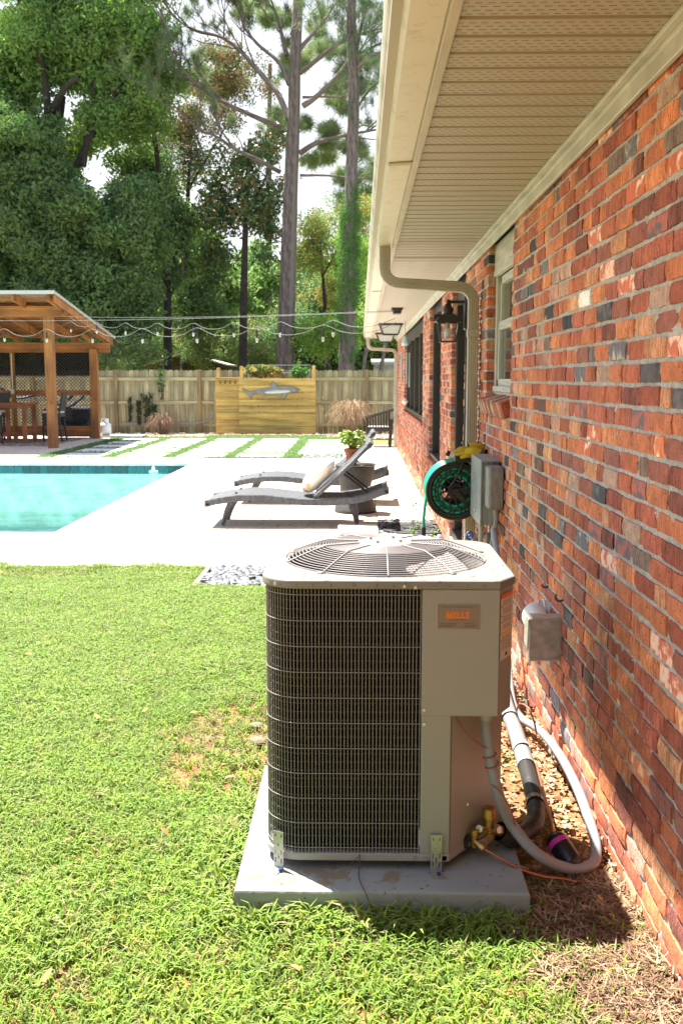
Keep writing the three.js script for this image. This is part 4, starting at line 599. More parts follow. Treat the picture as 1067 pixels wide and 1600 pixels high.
{ // hose reel: axis along the wall
  const C = [0.622, 0.822, -6.62], t = thing('hose_reel', 'black wall mounted hose reel wound with green hose', 'hose reel', C), mPl = mat({ color: rgb(0.016, 0.015, 0.015), roughness: 0.42 });
  const disc = (z) => { const gs = [place(new THREE.TorusGeometry(0.182, 0.012, 8, 56), [C[0], C[1], z], undefined, [1, 1, 0.8]), place(new THREE.TorusGeometry(0.165, 0.012, 6, 56), [C[0], C[1], z]), place(new THREE.TorusGeometry(0.118, 0.004, 6, 40), [C[0], C[1], z]), cyl(0.05, 0.05, 0.03, [C[0], C[1], z], 20, [Math.PI / 2, 0, 0])]; for (let k = 0; k < 12; k++) { const a = k * Math.PI / 6 + 0.1, b = a + 0.22, p = (r, q) => [C[0] + Math.cos(q) * r, C[1] + Math.sin(q) * r, z]; gs.push(tube([p(0.045, a), p(0.09, a), p(0.125, b), p(0.168, a + 0.08)], 0.0055, 14, 6), tube([p(0.118, a), p(0.14, a - 0.16), p(0.168, a - 0.2)], 0.004, 10, 5)); } return gs; };
  obj('front_disc', disc(C[2] + 0.13), mPl, t); obj('rear_disc', disc(C[2] - 0.14), mPl, t);
  obj('drum', place(new THREE.CylinderGeometry(0.075, 0.075, 0.26, 24, 1, true), C, [Math.PI / 2, 0, 0]), mPl, t);
  const hose = []; let turns = 0; for (const r of [0.1, 0.121, 0.142, 0.163, 0.182]) for (let k = 0; k < 11; k++) { if (r > 0.17 && k > 8) continue; hose.push(place(new THREE.TorusGeometry(r + rr(-0.003, 0.003), 0.0112, 8, 44), [C[0] + rr(-0.002, 0.002), C[1], C[2] - 0.116 + k * 0.0227], [rr(-0.02, 0.02), rr(-0.03, 0.03), 0])); turns++; }
  obj('green_hose', hose, mat({ color: rgb(0.02, 0.42, 0.28), roughness: 0.3 }), t);
  obj('hose_tail', tube([[C[0] - 0.18, C[1] - 0.02, C[2] + 0.02], [C[0] - 0.192, C[1] - 0.1, C[2] + 0.05], [C[0] - 0.2, C[1] - 0.2, C[2] + 0.06], [C[0] - 0.2, C[1] - 0.27, C[2] + 0.06]], 0.0105, 24, 10), mat({ color: rgb(0.02, 0.42, 0.28), roughness: 0.3 }), t);
  obj('hose_end', [rod([C[0] - 0.2, C[1] - 0.25, C[2] + 0.06], [C[0] - 0.2, C[1] - 0.345, C[2] + 0.06], 0.015), rod([C[0] - 0.2, C[1] - 0.34, C[2] + 0.06], [C[0] - 0.2, C[1] - 0.41, C[2] + 0.06], 0.012, 0.018)], mBlack, t);
  obj('crank', [rod([C[0], C[1], C[2] + 0.12], [C[0], C[1], C[2] + 0.19], 0.028, 0.022, 16), span([C[0], C[1], C[2] + 0.185], [C[0] + 0.085, C[1] - 0.1, C[2] + 0.185], 0.02, 0.03), rod([C[0] + 0.085, C[1] - 0.1, C[2] + 0.18], [C[0] + 0.085, C[1] - 0.1, C[2] + 0.25], 0.014), tube([[C[0] + 0.05, C[1] + 0.2, C[2] + 0.15], [C[0], C[1] + 0.09, C[2] + 0.17], [C[0] - 0.05, C[1] + 0.02, C[2] + 0.17]], 0.007, 20, 6)], mPl, t);
  obj('bracket', [rbox(0.03, 0.4, 0.05, [0.805, C[1] + 0.05, C[2] - 0.1]), rbox(0.03, 0.4, 0.05, [0.805, C[1] + 0.05, C[2] + 0.1]), span([0.8, C[1] + 0.02, C[2] - 0.16], [C[0], C[1], C[2] - 0.16], 0.02, 0.04), span([0.8, C[1] + 0.02, C[2] + 0.16], [C[0], C[1], C[2] + 0.155], 0.02, 0.04)], mPl, t);
  obj('tray', [rbox(0.2, 0.012, 0.3, [0.715, 1.022, C[2]]), rbox(0.012, 0.04, 0.3, [0.62, 1.035, C[2]]), rbox(0.2, 0.04, 0.012, [0.715, 1.03, C[2] + 0.15])], mPl, t);
  // pair of work gloves on the tray
  const glove = (p, turn, label, c) => { const g = thing('work_glove', label, 'glove', p), q = (a) => [p[0] + Math.cos(turn) * a[0] - Math.sin(turn) * a[2], p[1] + a[1], p[2] + Math.sin(turn) * a[0] + Math.cos(turn) * a[2]]; const gs = [taper([[0.1, 0.02, 0], [0.05, 0.03, 0.005], [0, 0.025, 0]].map(q), 0.04, 0.045, 10, 10, 0.1)]; for (let k = 0; k < 4; k++) { const z = -0.035 + k * 0.023; gs.push(taper([[0.01, 0.03, z], [-0.045, 0.034 - 0.004 * k, z * 1.15], [-0.085 - (k === 1 || k === 2 ? 0.012 : 0), 0.006, z * 1.3]].map(q), 0.0125, 0.0095, 10, 8), ball(0.0098, q([-0.085 - (k === 1 || k === 2 ? 0.012 : 0), 0.006, z * 1.3]), 8)); } gs.push(taper([[0.05, 0.025, 0.035], [0.015, 0.02, 0.06], [-0.02, 0.008, 0.068]].map(q), 0.015, 0.01, 10, 8)); obj('glove_body', gs, mat({ color: c, roughness: 0.9, map: tGrain, bumpMap: tFine, bumpScale: 0.002 }), g); obj('cuff', taper([[0.095, 0.02, 0], [0.135, 0.022, 0]].map(q), 0.04, 0.044, 4, 12), mat({ color: rgb(0.03, 0.03, 0.03), roughness: 0.9 }), g); };
  glove([0.70, 1.034, -6.52], 0.5, 'yellow and black work glove lying on the hose reel tray', rgb(0.75, 0.52, 0.015));
  glove([0.72, 1.058, -6.62], -0.2, 'second yellow work glove underneath, further back on hose reel tray', rgb(0.68, 0.48, 0.02));
  const n = thing('hose_nozzle', 'small white and black hose nozzle at the end of reel tray', 'nozzle', [0.6, 1.04, -6.55]);
  obj('body', taper([[0.635, 1.04, -6.52], [0.605, 1.055, -6.52], [0.585, 1.062, -6.52]], 0.018, 0.02, 8, 12), mat({ color: 0xd8dade, roughness: 0.5 }), n); obj('tip', taper([[0.588, 1.061, -6.52], [0.565, 1.07, -6.52]], 0.016, 0.019, 4, 12), mBlack, n);
}
{ // young herb by the wall
  const t = thing('herb_plant', 'small upright green herb growing through pebbles below the hose reel', 'plant', [0.5, 0, -8.6]); const lf = bladeGeo(1, 0.05, 0.025, 0, 0.6), stems = [], l = [];
  for (let k = 0; k < 9; k++) { const x = rr(0.38, 0.66), z = rr(-8.9, -8.3), h = k === 0 ? 0.5 : rr(0.15, 0.36); stems.push(tube([[x, 0, z], [x + rr(-0.03, 0.03), h * 0.5, z], [x + rr(-0.06, 0.06), h, z]], 0.003, 8, 5)); for (let i = 0; i < 26; i++) { const f = rr(0.1, 1); l.push([x + rr(-0.03, 0.03), h * f, z + rr(-0.03, 0.03), rr(0, 0.8), R() * 6.28, 0, rr(0.6, 1.2), rgb(0.12 * rr(0.7, 1.3), 0.25, 0.03)]); } }
  obj('stem', stems, mat({ color: rgb(0.1, 0.16, 0.04), roughness: 0.8 }), t); scatter('foliage', lf, mGrass, l, t);
}
{ // wall lantern
  const z = -7.7, x = 0.663, t = thing('wall_lantern', 'black carriage wall lantern with clear glass and bulb on brick pier', 'wall lantern', [WX, 2.0, z]), mL = mat({ color: rgb(0.016, 0.016, 0.016), roughness: 0.42 });
  obj('wall_plate', rbox(0.035, 0.28, 0.12, [0.8, 2.06, z], undefined, 0.012), mL, t);
  obj('arm', [rod([0.79, 2.128, z], [x, 2.128, z], 0.012), rod([x, 2.145, z], [x, 2.09, z], 0.016)], mL, t);
  obj('cap', [lathe([[0, 0.13], [0.022, 0.13], [0.028, 0.105], [0.04, 0.1], [0.042, 0.085], [0.034, 0.06], [0.05, 0.045]], [x, 1.985, z], 24), toCreasedNormals(place(lathe([[0.06, 0.05], [0.095, 0.035], [0.13, 0.005], [0.14, -0.004], [0.132, -0.01], [0.11, 0.0], [0, 0.0]], [0, 0, 0], 4).rotateY(Math.PI / 4), [x, 1.985, z]), 0.4)], mL, t);
  const top = 0.078, bot = 0.056, y0 = 1.83, y1 = 1.975, post = [];
  for (const [a, b] of [[1, 1], [1, -1], [-1, 1], [-1, -1]]) post.push(span([x + a * bot, y0, z + b * bot], [x + a * top, y1, z + b * top], 0.009, 0.009));
  for (const y of [[y0, bot], [y1, top]]) for (const k of [1, -1]) post.push(rbox(2 * y[1] + 0.01, 0.011, 0.01, [x, y[0], z + k * y[1]], undefined, 0.002), rbox(0.01, 0.011, 2 * y[1] + 0.01, [x + k * y[1], y[0], z], undefined, 0.002));
  post.push(rbox(2 * bot, 0.006, 2 * bot, [x, y0 - 0.003, z], undefined, 0.002));
  obj('cage', post, mL, t);
  for (const k of [0, 1, 2, 3]) { const g = new THREE.BufferGeometry(), q = [[-bot, y0, bot], [bot, y0, bot], [top, y1, top], [-top, y1, top]]; g.setAttribute('position', new THREE.Float32BufferAttribute([0, 1, 2, 0, 2, 3].flatMap((i) => q[i].map((v, n) => n === 1 ? v - 1.9 : v * 0.97)), 3)); g.rotateY(k * Math.PI / 2); g.translate(x, 1.9, z); g.computeVertexNormals(); obj('pane', g, mGlass, t); }
  obj('socket', cyl(0.014, 0.016, 0.05, [x, 1.955, z], 14), mat({ color: rgb(0.4, 0.4, 0.42), roughness: 0.4 }), t);
  obj('bulb', lathe([[0, 1.855], [0.018, 1.86], [0.029, 1.88], [0.027, 1.9], [0.014, 1.93], [0, 1.935]].map(([r, y]) => [r, y - 1.855]), [x, 1.855, z], 20), mat({ color: rgb(0.85, 0.85, 0.85), roughness: 0.25 }), t);
}
{ // strand of small bulbs hanging down beside the pipe
  const t = thing('hanging_light_strand', 'thin black cord with tiny clear bulbs hanging beside near downspout', 'light strand', [0.8, 1.3, -6.83]), pts = [], bl = [];
  for (let i = 0; i <= 30; i++) { const y = lerp(2.12, 0.98, i / 30); pts.push([0.803 + 0.004 * Math.sin(i * 2.1), y, -6.8 + 0.01 * Math.sin(i * 1.3)]); bl.push(ball(0.0075, [0.797 + 0.004 * Math.sin(i * 2.1), y, -6.785], 8)); }
  obj('cord', tube(pts, 0.004, 90, 6), mBlack, t); obj('bulb', bl, mat({ color: rgb(0.8, 0.78, 0.7), roughness: 0.15 }), t).userData.kind = 'stuff';
  tag(obj('cable', tube([[0.806, 1.93, -7.72], [0.808, 1.5, -7.7], [0.806, 1.1, -7.72], [0.808, 0.75, -7.7]], 0.011, 20, 6), mBlack), 'black cable running straight down the pier under the wall lantern', 'cable');
}

// ---------- patio furniture ----------
const wick = tex(256, (u, v) => { const a = (u * 24) % 1, b = (v * 24) % 1, k = (Math.floor(u * 24) + Math.floor(v * 24)) % 2; void a; void b; return 0.8 + 0.2 * hash(Math.floor(u * 24), Math.floor(v * 24) + k, 61); });
const wickB = tex(256, (u, v) => { const a = (u * 24) % 1, b = (v * 24) % 1, k = (Math.floor(u * 24) + Math.floor(v * 24)) % 2; return k ? Math.sin(a * Math.PI) : Math.sin(b * Math.PI); }, false);
const mWick = mat({ color: rgb(0.15, 0.163, 0.185), roughness: 0.45, map: rep(wick, 3), bumpMap: rep(wickB, 3), bumpScale: 0.007 });
const mWickDark = mat({ color: rgb(0.06, 0.058, 0.056), roughness: 0.55, map: rep(wick, 3), bumpMap: rep(wickB, 3), bumpScale: 0.004 });
function band(pts, w, th, z0, z1) { // a woven sheet that follows pts (x, y) between two z
  const up = pts.map((p) => new THREE.Vector2(p[0], p[1])), c = new THREE.SplineCurve(up).getPoints(40), s = new THREE.Shape(); c.forEach((p, i) => (i ? s.lineTo(p.x, p.y) : s.moveTo(p.x, p.y))); for (let i = c.length - 1; i >= 0; i--) s.lineTo(c[i].x, c[i].y - th); s.closePath();
  const g = new THREE.ExtrudeGeometry(s, { depth: z1 - z0 - 0.016, bevelEnabled: true, bevelSize: 0.008, bevelThickness: 0.008, bevelSegments: 2, bevelOffset: -0.008 }); g.translate(0, 0, z0 + 0.008); return muv(g, 1);
}
function lounger(o, label, dz, dx, back = 1) {
  const t = thing('sun_lounger', label, 'sun lounger', [o, 0, -10.7 + dz], 'wicker loungers on the patio'), zn = -10.33 + dz, zf = -11.05 + dz, X = (p) => p.map(([x, y]) => [x + dx, y]);
  const rail = X([[-1.632, 0.285], [-1.50, 0.312], [-1.384, 0.33], [-1.211, 0.35], [-0.996, 0.346], [-0.803, 0.325], [-0.567, 0.305], [-0.266, 0.305], [-0.008, 0.335], [0.163, 0.385], [0.302, 0.435]]);
  obj('frame', [band(rail, 0, 0.07, zn - 0.07, zn), band(rail, 0, 0.07, zf, zf + 0.07), rbox(0.07, 0.06, zn - zf, [rail[0][0] + 0.035, 0.246, (zn + zf) / 2], [0, 0, 0.12], 0.02), rbox(0.06, 0.07, zn - zf, [rail[10][0] - 0.03, 0.385, (zn + zf) / 2], [0, 0, 0.3], 0.02)].map((g) => muv(g)), mWick, t);
  obj('seat', band(X([[-1.60, 0.28], [-1.50, 0.308], [-1.384, 0.327], [-1.211, 0.347], [-0.996, 0.343], [-0.803, 0.322], [-0.567, 0.302], [-0.45, 0.298]]), 0, 0.03, zf + 0.06, zn - 0.06), mWick, t);
  const bk = X([[-0.49, 0.335], [-0.3, 0.50], [-0.09, 0.70], [0.05, 0.845], [0.12, 0.895]]);
  obj('backrest', [band(bk, 0, 0.055, zn - 0.09, zn - 0.03), band(bk, 0, 0.055, zf + 0.03, zf + 0.09), band(bk.map(([x, y]) => [x + 0.004, y - 0.012]), 0, 0.02, zf + 0.085, zn - 0.085), rbox(0.07, 0.06, 0.66, [dx + 0.1, 0.87, (zn + zf) / 2], [0, 0, 0.8], 0.02)].map((g) => muv(g)), mWick, t);
  for (const z of [zn - 0.16, zf + 0.16]) obj('strut', rod([dx - 0.181, 0.56, z], [dx + 0.078, 0.36, z], 0.013), mWickDark, t);
  for (const z of [zn - 0.18, zf + 0.1]) { obj('leg', muv(taper([[dx - 1.29, 0.33, z], [dx - 1.37, 0.24, z], [dx - 1.43, 0.12, z], [dx - 1.465, 0, z]], 0.048, 0.02, 12, 10)), mWick, t); obj('leg', muv(taper([[dx - 0.10, 0.27, z], [dx - 0.06, 0.15, z], [dx - 0.03, 0, z]], 0.048, 0.02, 12, 10)), mWick, t); }
  obj('stretcher', [rod([dx - 1.33, 0.3, zn - 0.1], [dx - 1.33, 0.3, zf + 0.1], 0.02), rod([dx - 0.09, 0.25, zn - 0.1], [dx - 0.09, 0.25, zf + 0.1], 0.02)], mWickDark, t);
}
lounger(-0.7, 'nearer grey wicker sun lounger with raised back and printed pillow', 0, 0);
lounger(-0.6, 'farther grey wicker sun lounger mostly hidden behind the nearer one', -2.0, 0.06);
{ // pillow leaning on the raised back
  const g = new THREE.SphereGeometry(1, 40, 28), p = g.attributes.position; for (let i = 0; i < p.count; i++) { let x = p.getX(i), y = p.getY(i), z = p.getZ(i); const q = (v) => Math.sign(v) * Math.pow(Math.abs(v), 0.55), k = 1 - 0.10 * Math.abs(q(x) * q(z)); p.setXYZ(i, q(x) * 0.24 * k, y * 0.095 * (1 - 0.25 * x * x - 0.25 * z * z), q(z) * 0.24 * k); } g.computeVertexNormals();
  place(g, [-0.45, 0.525, -10.68], [0, 0, 0.83]);
  tag(obj('pillow', muv(g, 1.4), mat({ color: rgb(1, 1, 1), roughness: 0.95, map: tex(256, (u, v) => mixc(mixc(hex(0xe9e4de), hex(0xc98a7c), sm(fbm(u, v, 5, 4, 401), 0.58, 0.63)), hex(0xe0c08a), sm(fbm(u, v, 6, 4, 408), 0.64, 0.67))), bumpMap: tFine, bumpScale: 0.003 })), 'white pillow with pink print leaning on the nearer lounger back', 'pillow');
}
{ // wicker drum table, pot, jade plant
  const c = [-0.055, 0, -11.62], t = thing('side_table', 'dark wicker hourglass side table between the two loungers', 'side table', c);
  obj('drum', muv(lathe([[0, 0.005], [0.245, 0.005], [0.248, 0.03], [0.225, 0.1], [0.19, 0.19], [0.178, 0.24], [0.185, 0.32], [0.21, 0.44], [0.228, 0.535], [0.22, 0.545], [0, 0.545]], c, 40)), mWickDark, t);
  obj('table_top', lathe([[0, 0.546], [0.236, 0.546], [0.24, 0.556], [0.236, 0.568], [0, 0.568]], c, 40), mat({ color: rgb(0.12, 0.125, 0.13), roughness: 0.2 }), t);
  const q = [-0.10, 0.569, -11.58], pt = thing('terracotta_pot', 'terracotta pot standing on the wicker side table', 'pot', q);
  obj('pot', lathe([[0, 0], [0.055, 0], [0.075, 0.13], [0.082, 0.13], [0.088, 0.138], [0.09, 0.178], [0.082, 0.18], [0.076, 0.16], [0, 0.155]], q, 30), mat({ color: rgb(0.42, 0.15, 0.07), roughness: 0.85, map: tGrain }), pt);
  const pl = thing('jade_plant', 'bright green succulent plant growing in the terracotta pot', 'plant', [q[0], q[1] + 0.155, q[2]]), st = [], l = [], y = q[1] + 0.155;
  for (let k = 0; k < 16; k++) { const a = R() * 6.28, r = rr(0.02, 0.17), h = rr(0.1, 0.19); const e = [q[0] + Math.cos(a) * r, y + h, q[2] + Math.sin(a) * r]; st.push(taper([[q[0] + rr(-0.03, 0.03), y - 0.01, q[2] + rr(-0.03, 0.03)], [q[0] + Math.cos(a) * r * 0.5, y + h * 0.6, q[2] + Math.sin(a) * r * 0.5], e], 0.007, 0.004, 8, 6)); for (let i = 0; i < 15; i++) l.push([e[0] + rr(-0.045, 0.045), e[1] + rr(-0.06, 0.05), e[2] + rr(-0.045, 0.045), rr(-1, 1), R() * 6.28, rr(-1, 1), [0.03 * rr(0.7, 1.2), 0.009, 0.019], rgb(0.28 * rr(0.7, 1.25), 0.42 * rr(0.85, 1.1), 0.05)]); }
  obj('stem', st, mat({ color: rgb(0.24, 0.2, 0.09), roughness: 0.8 }), pl); scatter('foliage', new THREE.IcosahedronGeometry(1, 1), mat({ color: rgb(1, 1, 1), roughness: 0.4, transmission: 0.3, thickness: 0 }), l, pl);
}
{ // black slatted armchair by the house corner
  const t = thing('garden_armchair', 'black slatted wooden armchair near the far house corner', 'armchair', [0.45, 0, -23.1]), m = mat({ color: rgb(0.02, 0.018, 0.017), roughness: 0.55, map: tGrain }), zn = -22.8, zf = -23.4, b = (w, h, d, x, y, z, r) => muv(rbox(w, h, d, [x, y, z], [0, 0, r || 0], 0.006));
  for (const z of [zn, zf]) { obj('leg', b(0.055, 0.64, 0.05, 0.16, 0.32, z), m, t); obj('leg', muv(span([0.68, 0, z], [0.72, 0.62, z], 0.05, 0.055)), m, t); obj('arm', muv(span([0.12, 0.655, z], [0.80, 0.86, z], 0.075, 0.035)), m, t); obj('rail', [b(0.56, 0.06, 0.035, 0.43, 0.40, z), b(0.56, 0.035, 0.03, 0.43, 0.44, z)], m, t); for (let i = 0; i < 8; i++) { const x = 0.23 + i * 0.062; obj('slat', b(0.03, 0.21 + (x - 0.16) * 0.28, 0.014, x, 0.545 + (x - 0.16) * 0.14, z), m, t); } }
  obj('seat', [0, 1, 2, 3, 4, 5].map((i) => b(0.075, 0.02, 0.6, 0.2 + i * 0.088, 0.42, -23.1)), m, t);
  obj('backrest', [...[0, 1, 2, 3, 4, 5, 6].map((i) => muv(span([0.70, 0.42, zn - 0.06 - i * 0.08], [0.84, 0.88, zn - 0.06 - i * 0.08], 0.045, 0.02))), muv(span([0.845, 0.9, zn + 0.02], [0.845, 0.9, zf - 0.02], 0.05, 0.07))], m, t);
  tag(obj('seat_cushion', muv(rbox(0.46, 0.035, 0.5, [0.42, 0.45, -23.1], undefined, 0.015, 3)), mat({ color: rgb(0.5, 0.47, 0.43), roughness: 0.95 })), 'thin light cushion on the black slatted armchair', 'cushion');
}

// ---------- pergola with lattice, bar set, tank ----------
{
  const t = thing('pergola', 'cedar wood pergola bar shelter with lattice back beside the pool', 'pergola', [-9, 0, -24.2]), m = mat({ color: rgb(0.88, 0.92, 0.95), roughness: 0.75, map: tCedar, bumpMap: tWoodBump, bumpScale: 0.003 }), xs = [-6.93, -12.4], zf = -22.4, zb = -26.1;
  const beam = (a, b, w, h, o = 0) => muv(span(a, b, w, h), 0.7, Math.abs(a[0] - b[0]) < Math.abs(a[1] - b[1]), o), bx = (w, h, d, x, y, z) => muv(box(w, h, d, [x, y, z]), 0.7, h > w, x);
  for (const x of xs) { obj('post', bx(0.19, 2.96, 0.19, x, 1.46, zf), m, t); obj('post', bx(0.19, 2.35, 0.19, x, 1.15, zb), m, t); }
  obj('post', bx(0.1, 2.3, 0.1, -9.06, 1.13, zb), mat({ color: rgb(0.55, 0.45, 0.3), roughness: 0.8, map: tPine }), t);
  obj('beam', beam([-12.8, 3.03, zf - 0.12], [-6.6, 3.03, zf - 0.12], 0.05, 0.235), m, t); obj('beam', beam([-12.8, 3.03, zf + 0.12], [-6.6, 3.03, zf + 0.12], 0.05, 0.235, 0.3), m, t); obj('beam', beam([-12.8, 2.355, zb], [-6.5, 2.355, zb], 0.06, 0.25, 0.6), m, t);
  const ra = [3.28, -21.5], rb = [2.53, -26.5];
  for (let i = 0; i < 9; i++) { const x = -6.66 - i * 0.745; obj('rafter', beam([x, ra[0], ra[1]], [x, rb[0], rb[1]], 0.045, 0.15, i * 0.37), m, t); }
  obj('knee_brace', beam([-6.93, 2.5, zb + 0.02], [-6.93, 2.62, zb + 0.9], 0.08, 0.08), m, t);
  for (let i = 0; i < 26; i++) { const k = (i + 0.5) / 26; obj('roof_board', muv(span([-12.85, lerp(ra[0], rb[0], k) + 0.09, lerp(ra[1], rb[1], k)], [-6.57, lerp(ra[0], rb[0], k) + 0.09, lerp(ra[1], rb[1], k)], 0.185, 0.018), 0.7, false, i * 0.31), m, t); }
  const mMetal = mat({ color: rgb(0.5, 0.51, 0.5), roughness: 0.45, metalness: 0.4 });
  const gr = span([-9.7, ra[0] + 0.115, ra[1] + 0.1], [-9.7, rb[0] + 0.115, rb[1] - 0.1], 6.42, 0.02); obj('metal_roof', gr, mMetal, t);
  obj('drip_edge', [span([-12.9, ra[0] + 0.09, ra[1] + 0.11], [-6.48, ra[0] + 0.09, ra[1] + 0.11], 0.015, 0.075), span([-6.48, ra[0] + 0.095, ra[1] + 0.1], [-6.48, rb[0] + 0.095, rb[1] - 0.1], 0.015, 0.06)], mMetal, t);
  obj('rake_board', beam([-6.53, ra[0] + 0.0, ra[1]], [-6.53, rb[0] + 0.0, rb[1]], 0.03, 0.2), m, t);
  // lattice back: two layers of diagonal laths, rails, black screen above
  obj('rail', [bx(5.4, 0.14, 0.05, -9.7, 1.19, zb), bx(5.4, 0.25, 0.06, -9.7, 0.2, zb)], m, t);
  const lat = [], y0 = 0.32, y1 = 2.22, H = y1 - y0; for (let i = 0; i < 96; i++) for (const s of [1, -1]) { const xa = -13.6 + i * 0.09, a = s > 0 ? xa : xa + H, b = s > 0 ? xa + H : xa; let p = [a, y0], q = [b, y1]; const cut = (P, Q, X, lo) => { if (lo ? P[0] < X : P[0] > X) { const k = (X - P[0]) / (Q[0] - P[0]); return [X, P[1] + (Q[1] - P[1]) * k]; } return P; }; if (Math.max(a, b) < -12.3 || Math.min(a, b) > -7.03) continue; p = cut(cut(p, q, -7.03, false), q, -12.3, true); q = cut(cut(q, p, -7.03, false), p, -12.3, true); lat.push(span([p[0], p[1], zb - 0.05 + s * 0.006], [q[0], q[1], zb - 0.05 + s * 0.006], 0.036, 0.008).toNonIndexed()); }
  obj('lattice', lat, mat({ color: rgb(0.045, 0.042, 0.038), roughness: 0.8 }), t).userData.kind = 'stuff';
  obj('bug_screen', box(5.3, 0.6, 0.004, [-9.7, 1.93, zb - 0.08]), mat({ color: rgb(0.02, 0.022, 0.022), roughness: 0.9, transparent: true, opacity: 0.8 }), t);
  obj('outlet', [rbox(0.09, 0.12, 0.06, [-9.06, 1.22, zb + 0.08]), rod([-9.06, 1.3, zb + 0.07], [-9.06, 2.2, zb + 0.07], 0.014)], mMetal, t);
  tag(obj('vacuum_hose', tube([[-11, 0.9, zb - 0.2], [-9.6, 1.35, zb - 0.22], [-9.1, 1.05, zb - 0.2], [-8.3, 1.12, zb - 0.2], [-7.8, 0.8, zb - 0.2], [-7.4, 1.0, zb - 0.22], [-7.28, 1.12, zb - 0.2], [-7.45, 1.2, zb - 0.2], [-7.7, 1.0, zb - 0.2]], 0.035, 90, 8), mat({ color: rgb(0.02, 0.045, 0.13), roughness: 0.5 })), 'dark blue pool hose draped behind the pergola lattice', 'hose');
  const tb = tag(obj('pool_cover', muv(rbox(1.3, 0.8, 0.3, [-7.75, 0.42, zb - 0.35], undefined, 0.1, 4)), mat({ color: rgb(0.012, 0.018, 0.035), roughness: 0.8, bumpMap: tRough, bumpScale: 0.02 })), 'folded dark tarp standing behind the pergola lattice', 'tarp'); void tb;
  // bar table
  const q = [-8.75, 0, -24.2], bt = thing('bar_table', 'teak bar height table under the pergola', 'table', q), mT = mat({ color: rgb(0.95, 0.8, 0.75), roughness: 0.6, map: tTeak });
  for (let i = 0; i < 8; i++) obj('plank', muv(rbox(1.6, 0.028, 0.1, [q[0], 0.955, q[2] - 0.38 + i * 0.108], undefined, 0.005), 1, false, i * 0.3), mT, bt);
  obj('apron', [box(1.48, 0.09, 0.03, [q[0], 0.893, q[2] + 0.38]), box(1.48, 0.09, 0.03, [q[0], 0.893, q[2] - 0.38]), box(0.03, 0.09, 0.78, [q[0] + 0.72, 0.893, q[2]]), box(0.03, 0.09, 0.78, [q[0] - 0.72, 0.893, q[2]])].map((g) => muv(g)), mT, bt);
  for (const [a, b] of [[0.7, 0.36], [0.05, 0.36], [0.7, -0.36], [0.05, -0.36], [-0.7, 0.36], [-0.7, -0.36]]) obj('leg', muv(rbox(0.09, 0.93, 0.09, [q[0] + a, 0.465, q[2] + b], undefined, 0.01), 1, true), mT, bt);
  obj('stretcher', [box(1.4, 0.06, 0.04, [q[0], 0.2, q[2] + 0.36]), box(1.4, 0.06, 0.04, [q[0], 0.2, q[2] - 0.36]), box(0.04, 0.06, 0.72, [q[0] + 0.7, 0.26, q[2]])].map((g) => muv(g)), mT, bt);
  const stool = (x, z, turn, label) => { const s = thing('bar_stool', label, 'bar stool', [x, 0, z]), g = (geo) => { geo.translate(-x, 0, -z); geo.rotateY(turn); geo.translate(x, 0, z); return muv(geo); }; s.userData.group = 'bar stools under the pergola';
    for (const [a, b] of [[-0.21, -0.2], [-0.21, 0.2]]) obj('leg', g(span([x + a, 0, z + b], [x + a + 0.02, 0.7, z + b], 0.045, 0.045)), mBlack, s);
    for (const b of [-0.2, 0.2]) obj('leg', g(taper([[x + 0.25, 0, z + b], [x + 0.2, 0.7, z + b], [x + 0.24, 0.95, z + b], [x + 0.3, 1.22, z + b]], 0.026, 0.02, 14, 8)), mBlack, s);
    obj('backrest', g(span([x + 0.22, 0.76, z], [x + 0.3, 1.2, z], 0.42, 0.03)), mWickDark, s); obj('seat', g(rbox(0.46, 0.1, 0.44, [x, 0.66, z], undefined, 0.02)), mWickDark, s); obj('footrest', [g(rod([x - 0.2, 0.28, z - 0.2], [x - 0.2, 0.28, z + 0.2], 0.014)), g(rod([x - 0.2, 0.28, z + 0.2], [x + 0.23, 0.28, z + 0.2], 0.014)), g(rod([x - 0.2, 0.28, z - 0.2], [x + 0.23, 0.28, z - 0.2], 0.014))], mBlack, s);
    obj('cushion', g(rbox(0.44, 0.06, 0.43, [x, 0.735, z], undefined, 0.025, 3)), mat({ color: rgb(0.6, 0.55, 0.46), roughness: 0.95 }), s); };
  stool(-7.62, -24.75, 0, 'black bar stool with cream cushion right of the bar table'); stool(-8.72, -23.35, -1.7, 'black bar stool with cream cushion before the table at left frame edge'); stool(-9.2, -25.3, 1.6, 'black bar stool with cream cushion behind the table at left');
  const pb = []; for (let i = 0; i < 1800; i++) { const k = rr(0.5, 1.2); pb.push([rr(-11, -7.2), 0.004, rr(-25.6, -22.9), R(), R() * 6, 0, [0.03 * rr(0.7, 1.3), 0.014, 0.026], rgb(0.3 * k, 0.22 * k, 0.19 * k)]); }
  tag(scatter('bar_gravel', new THREE.IcosahedronGeometry(1, 0), mat({ color: rgb(1, 1, 1), roughness: 0.9 }), pb), 'brownish gravel floor under the bar table', 'gravel', null, 'stuff');
  const c = [-6.814, -.014, -26.6], pt = thing('propane_tank', 'white propane gas tank beside the pergola post and fence', 'gas tank', [c[0], 0.05, c[2]]), mW = mat({ color: rgb(0.75, 0.75, 0.74), roughness: 0.35 }), P = [c[0], 0.05, c[2]];
  obj('cylinder', lathe([[0, 0.0], [0.1, 0.0], [0.105, 0.03], [0.14, 0.05], [0.157, 0.09], [0.157, 0.25], [0.145, 0.3], [0.1, 0.34], [0, 0.355]], P, 28), mW, pt);
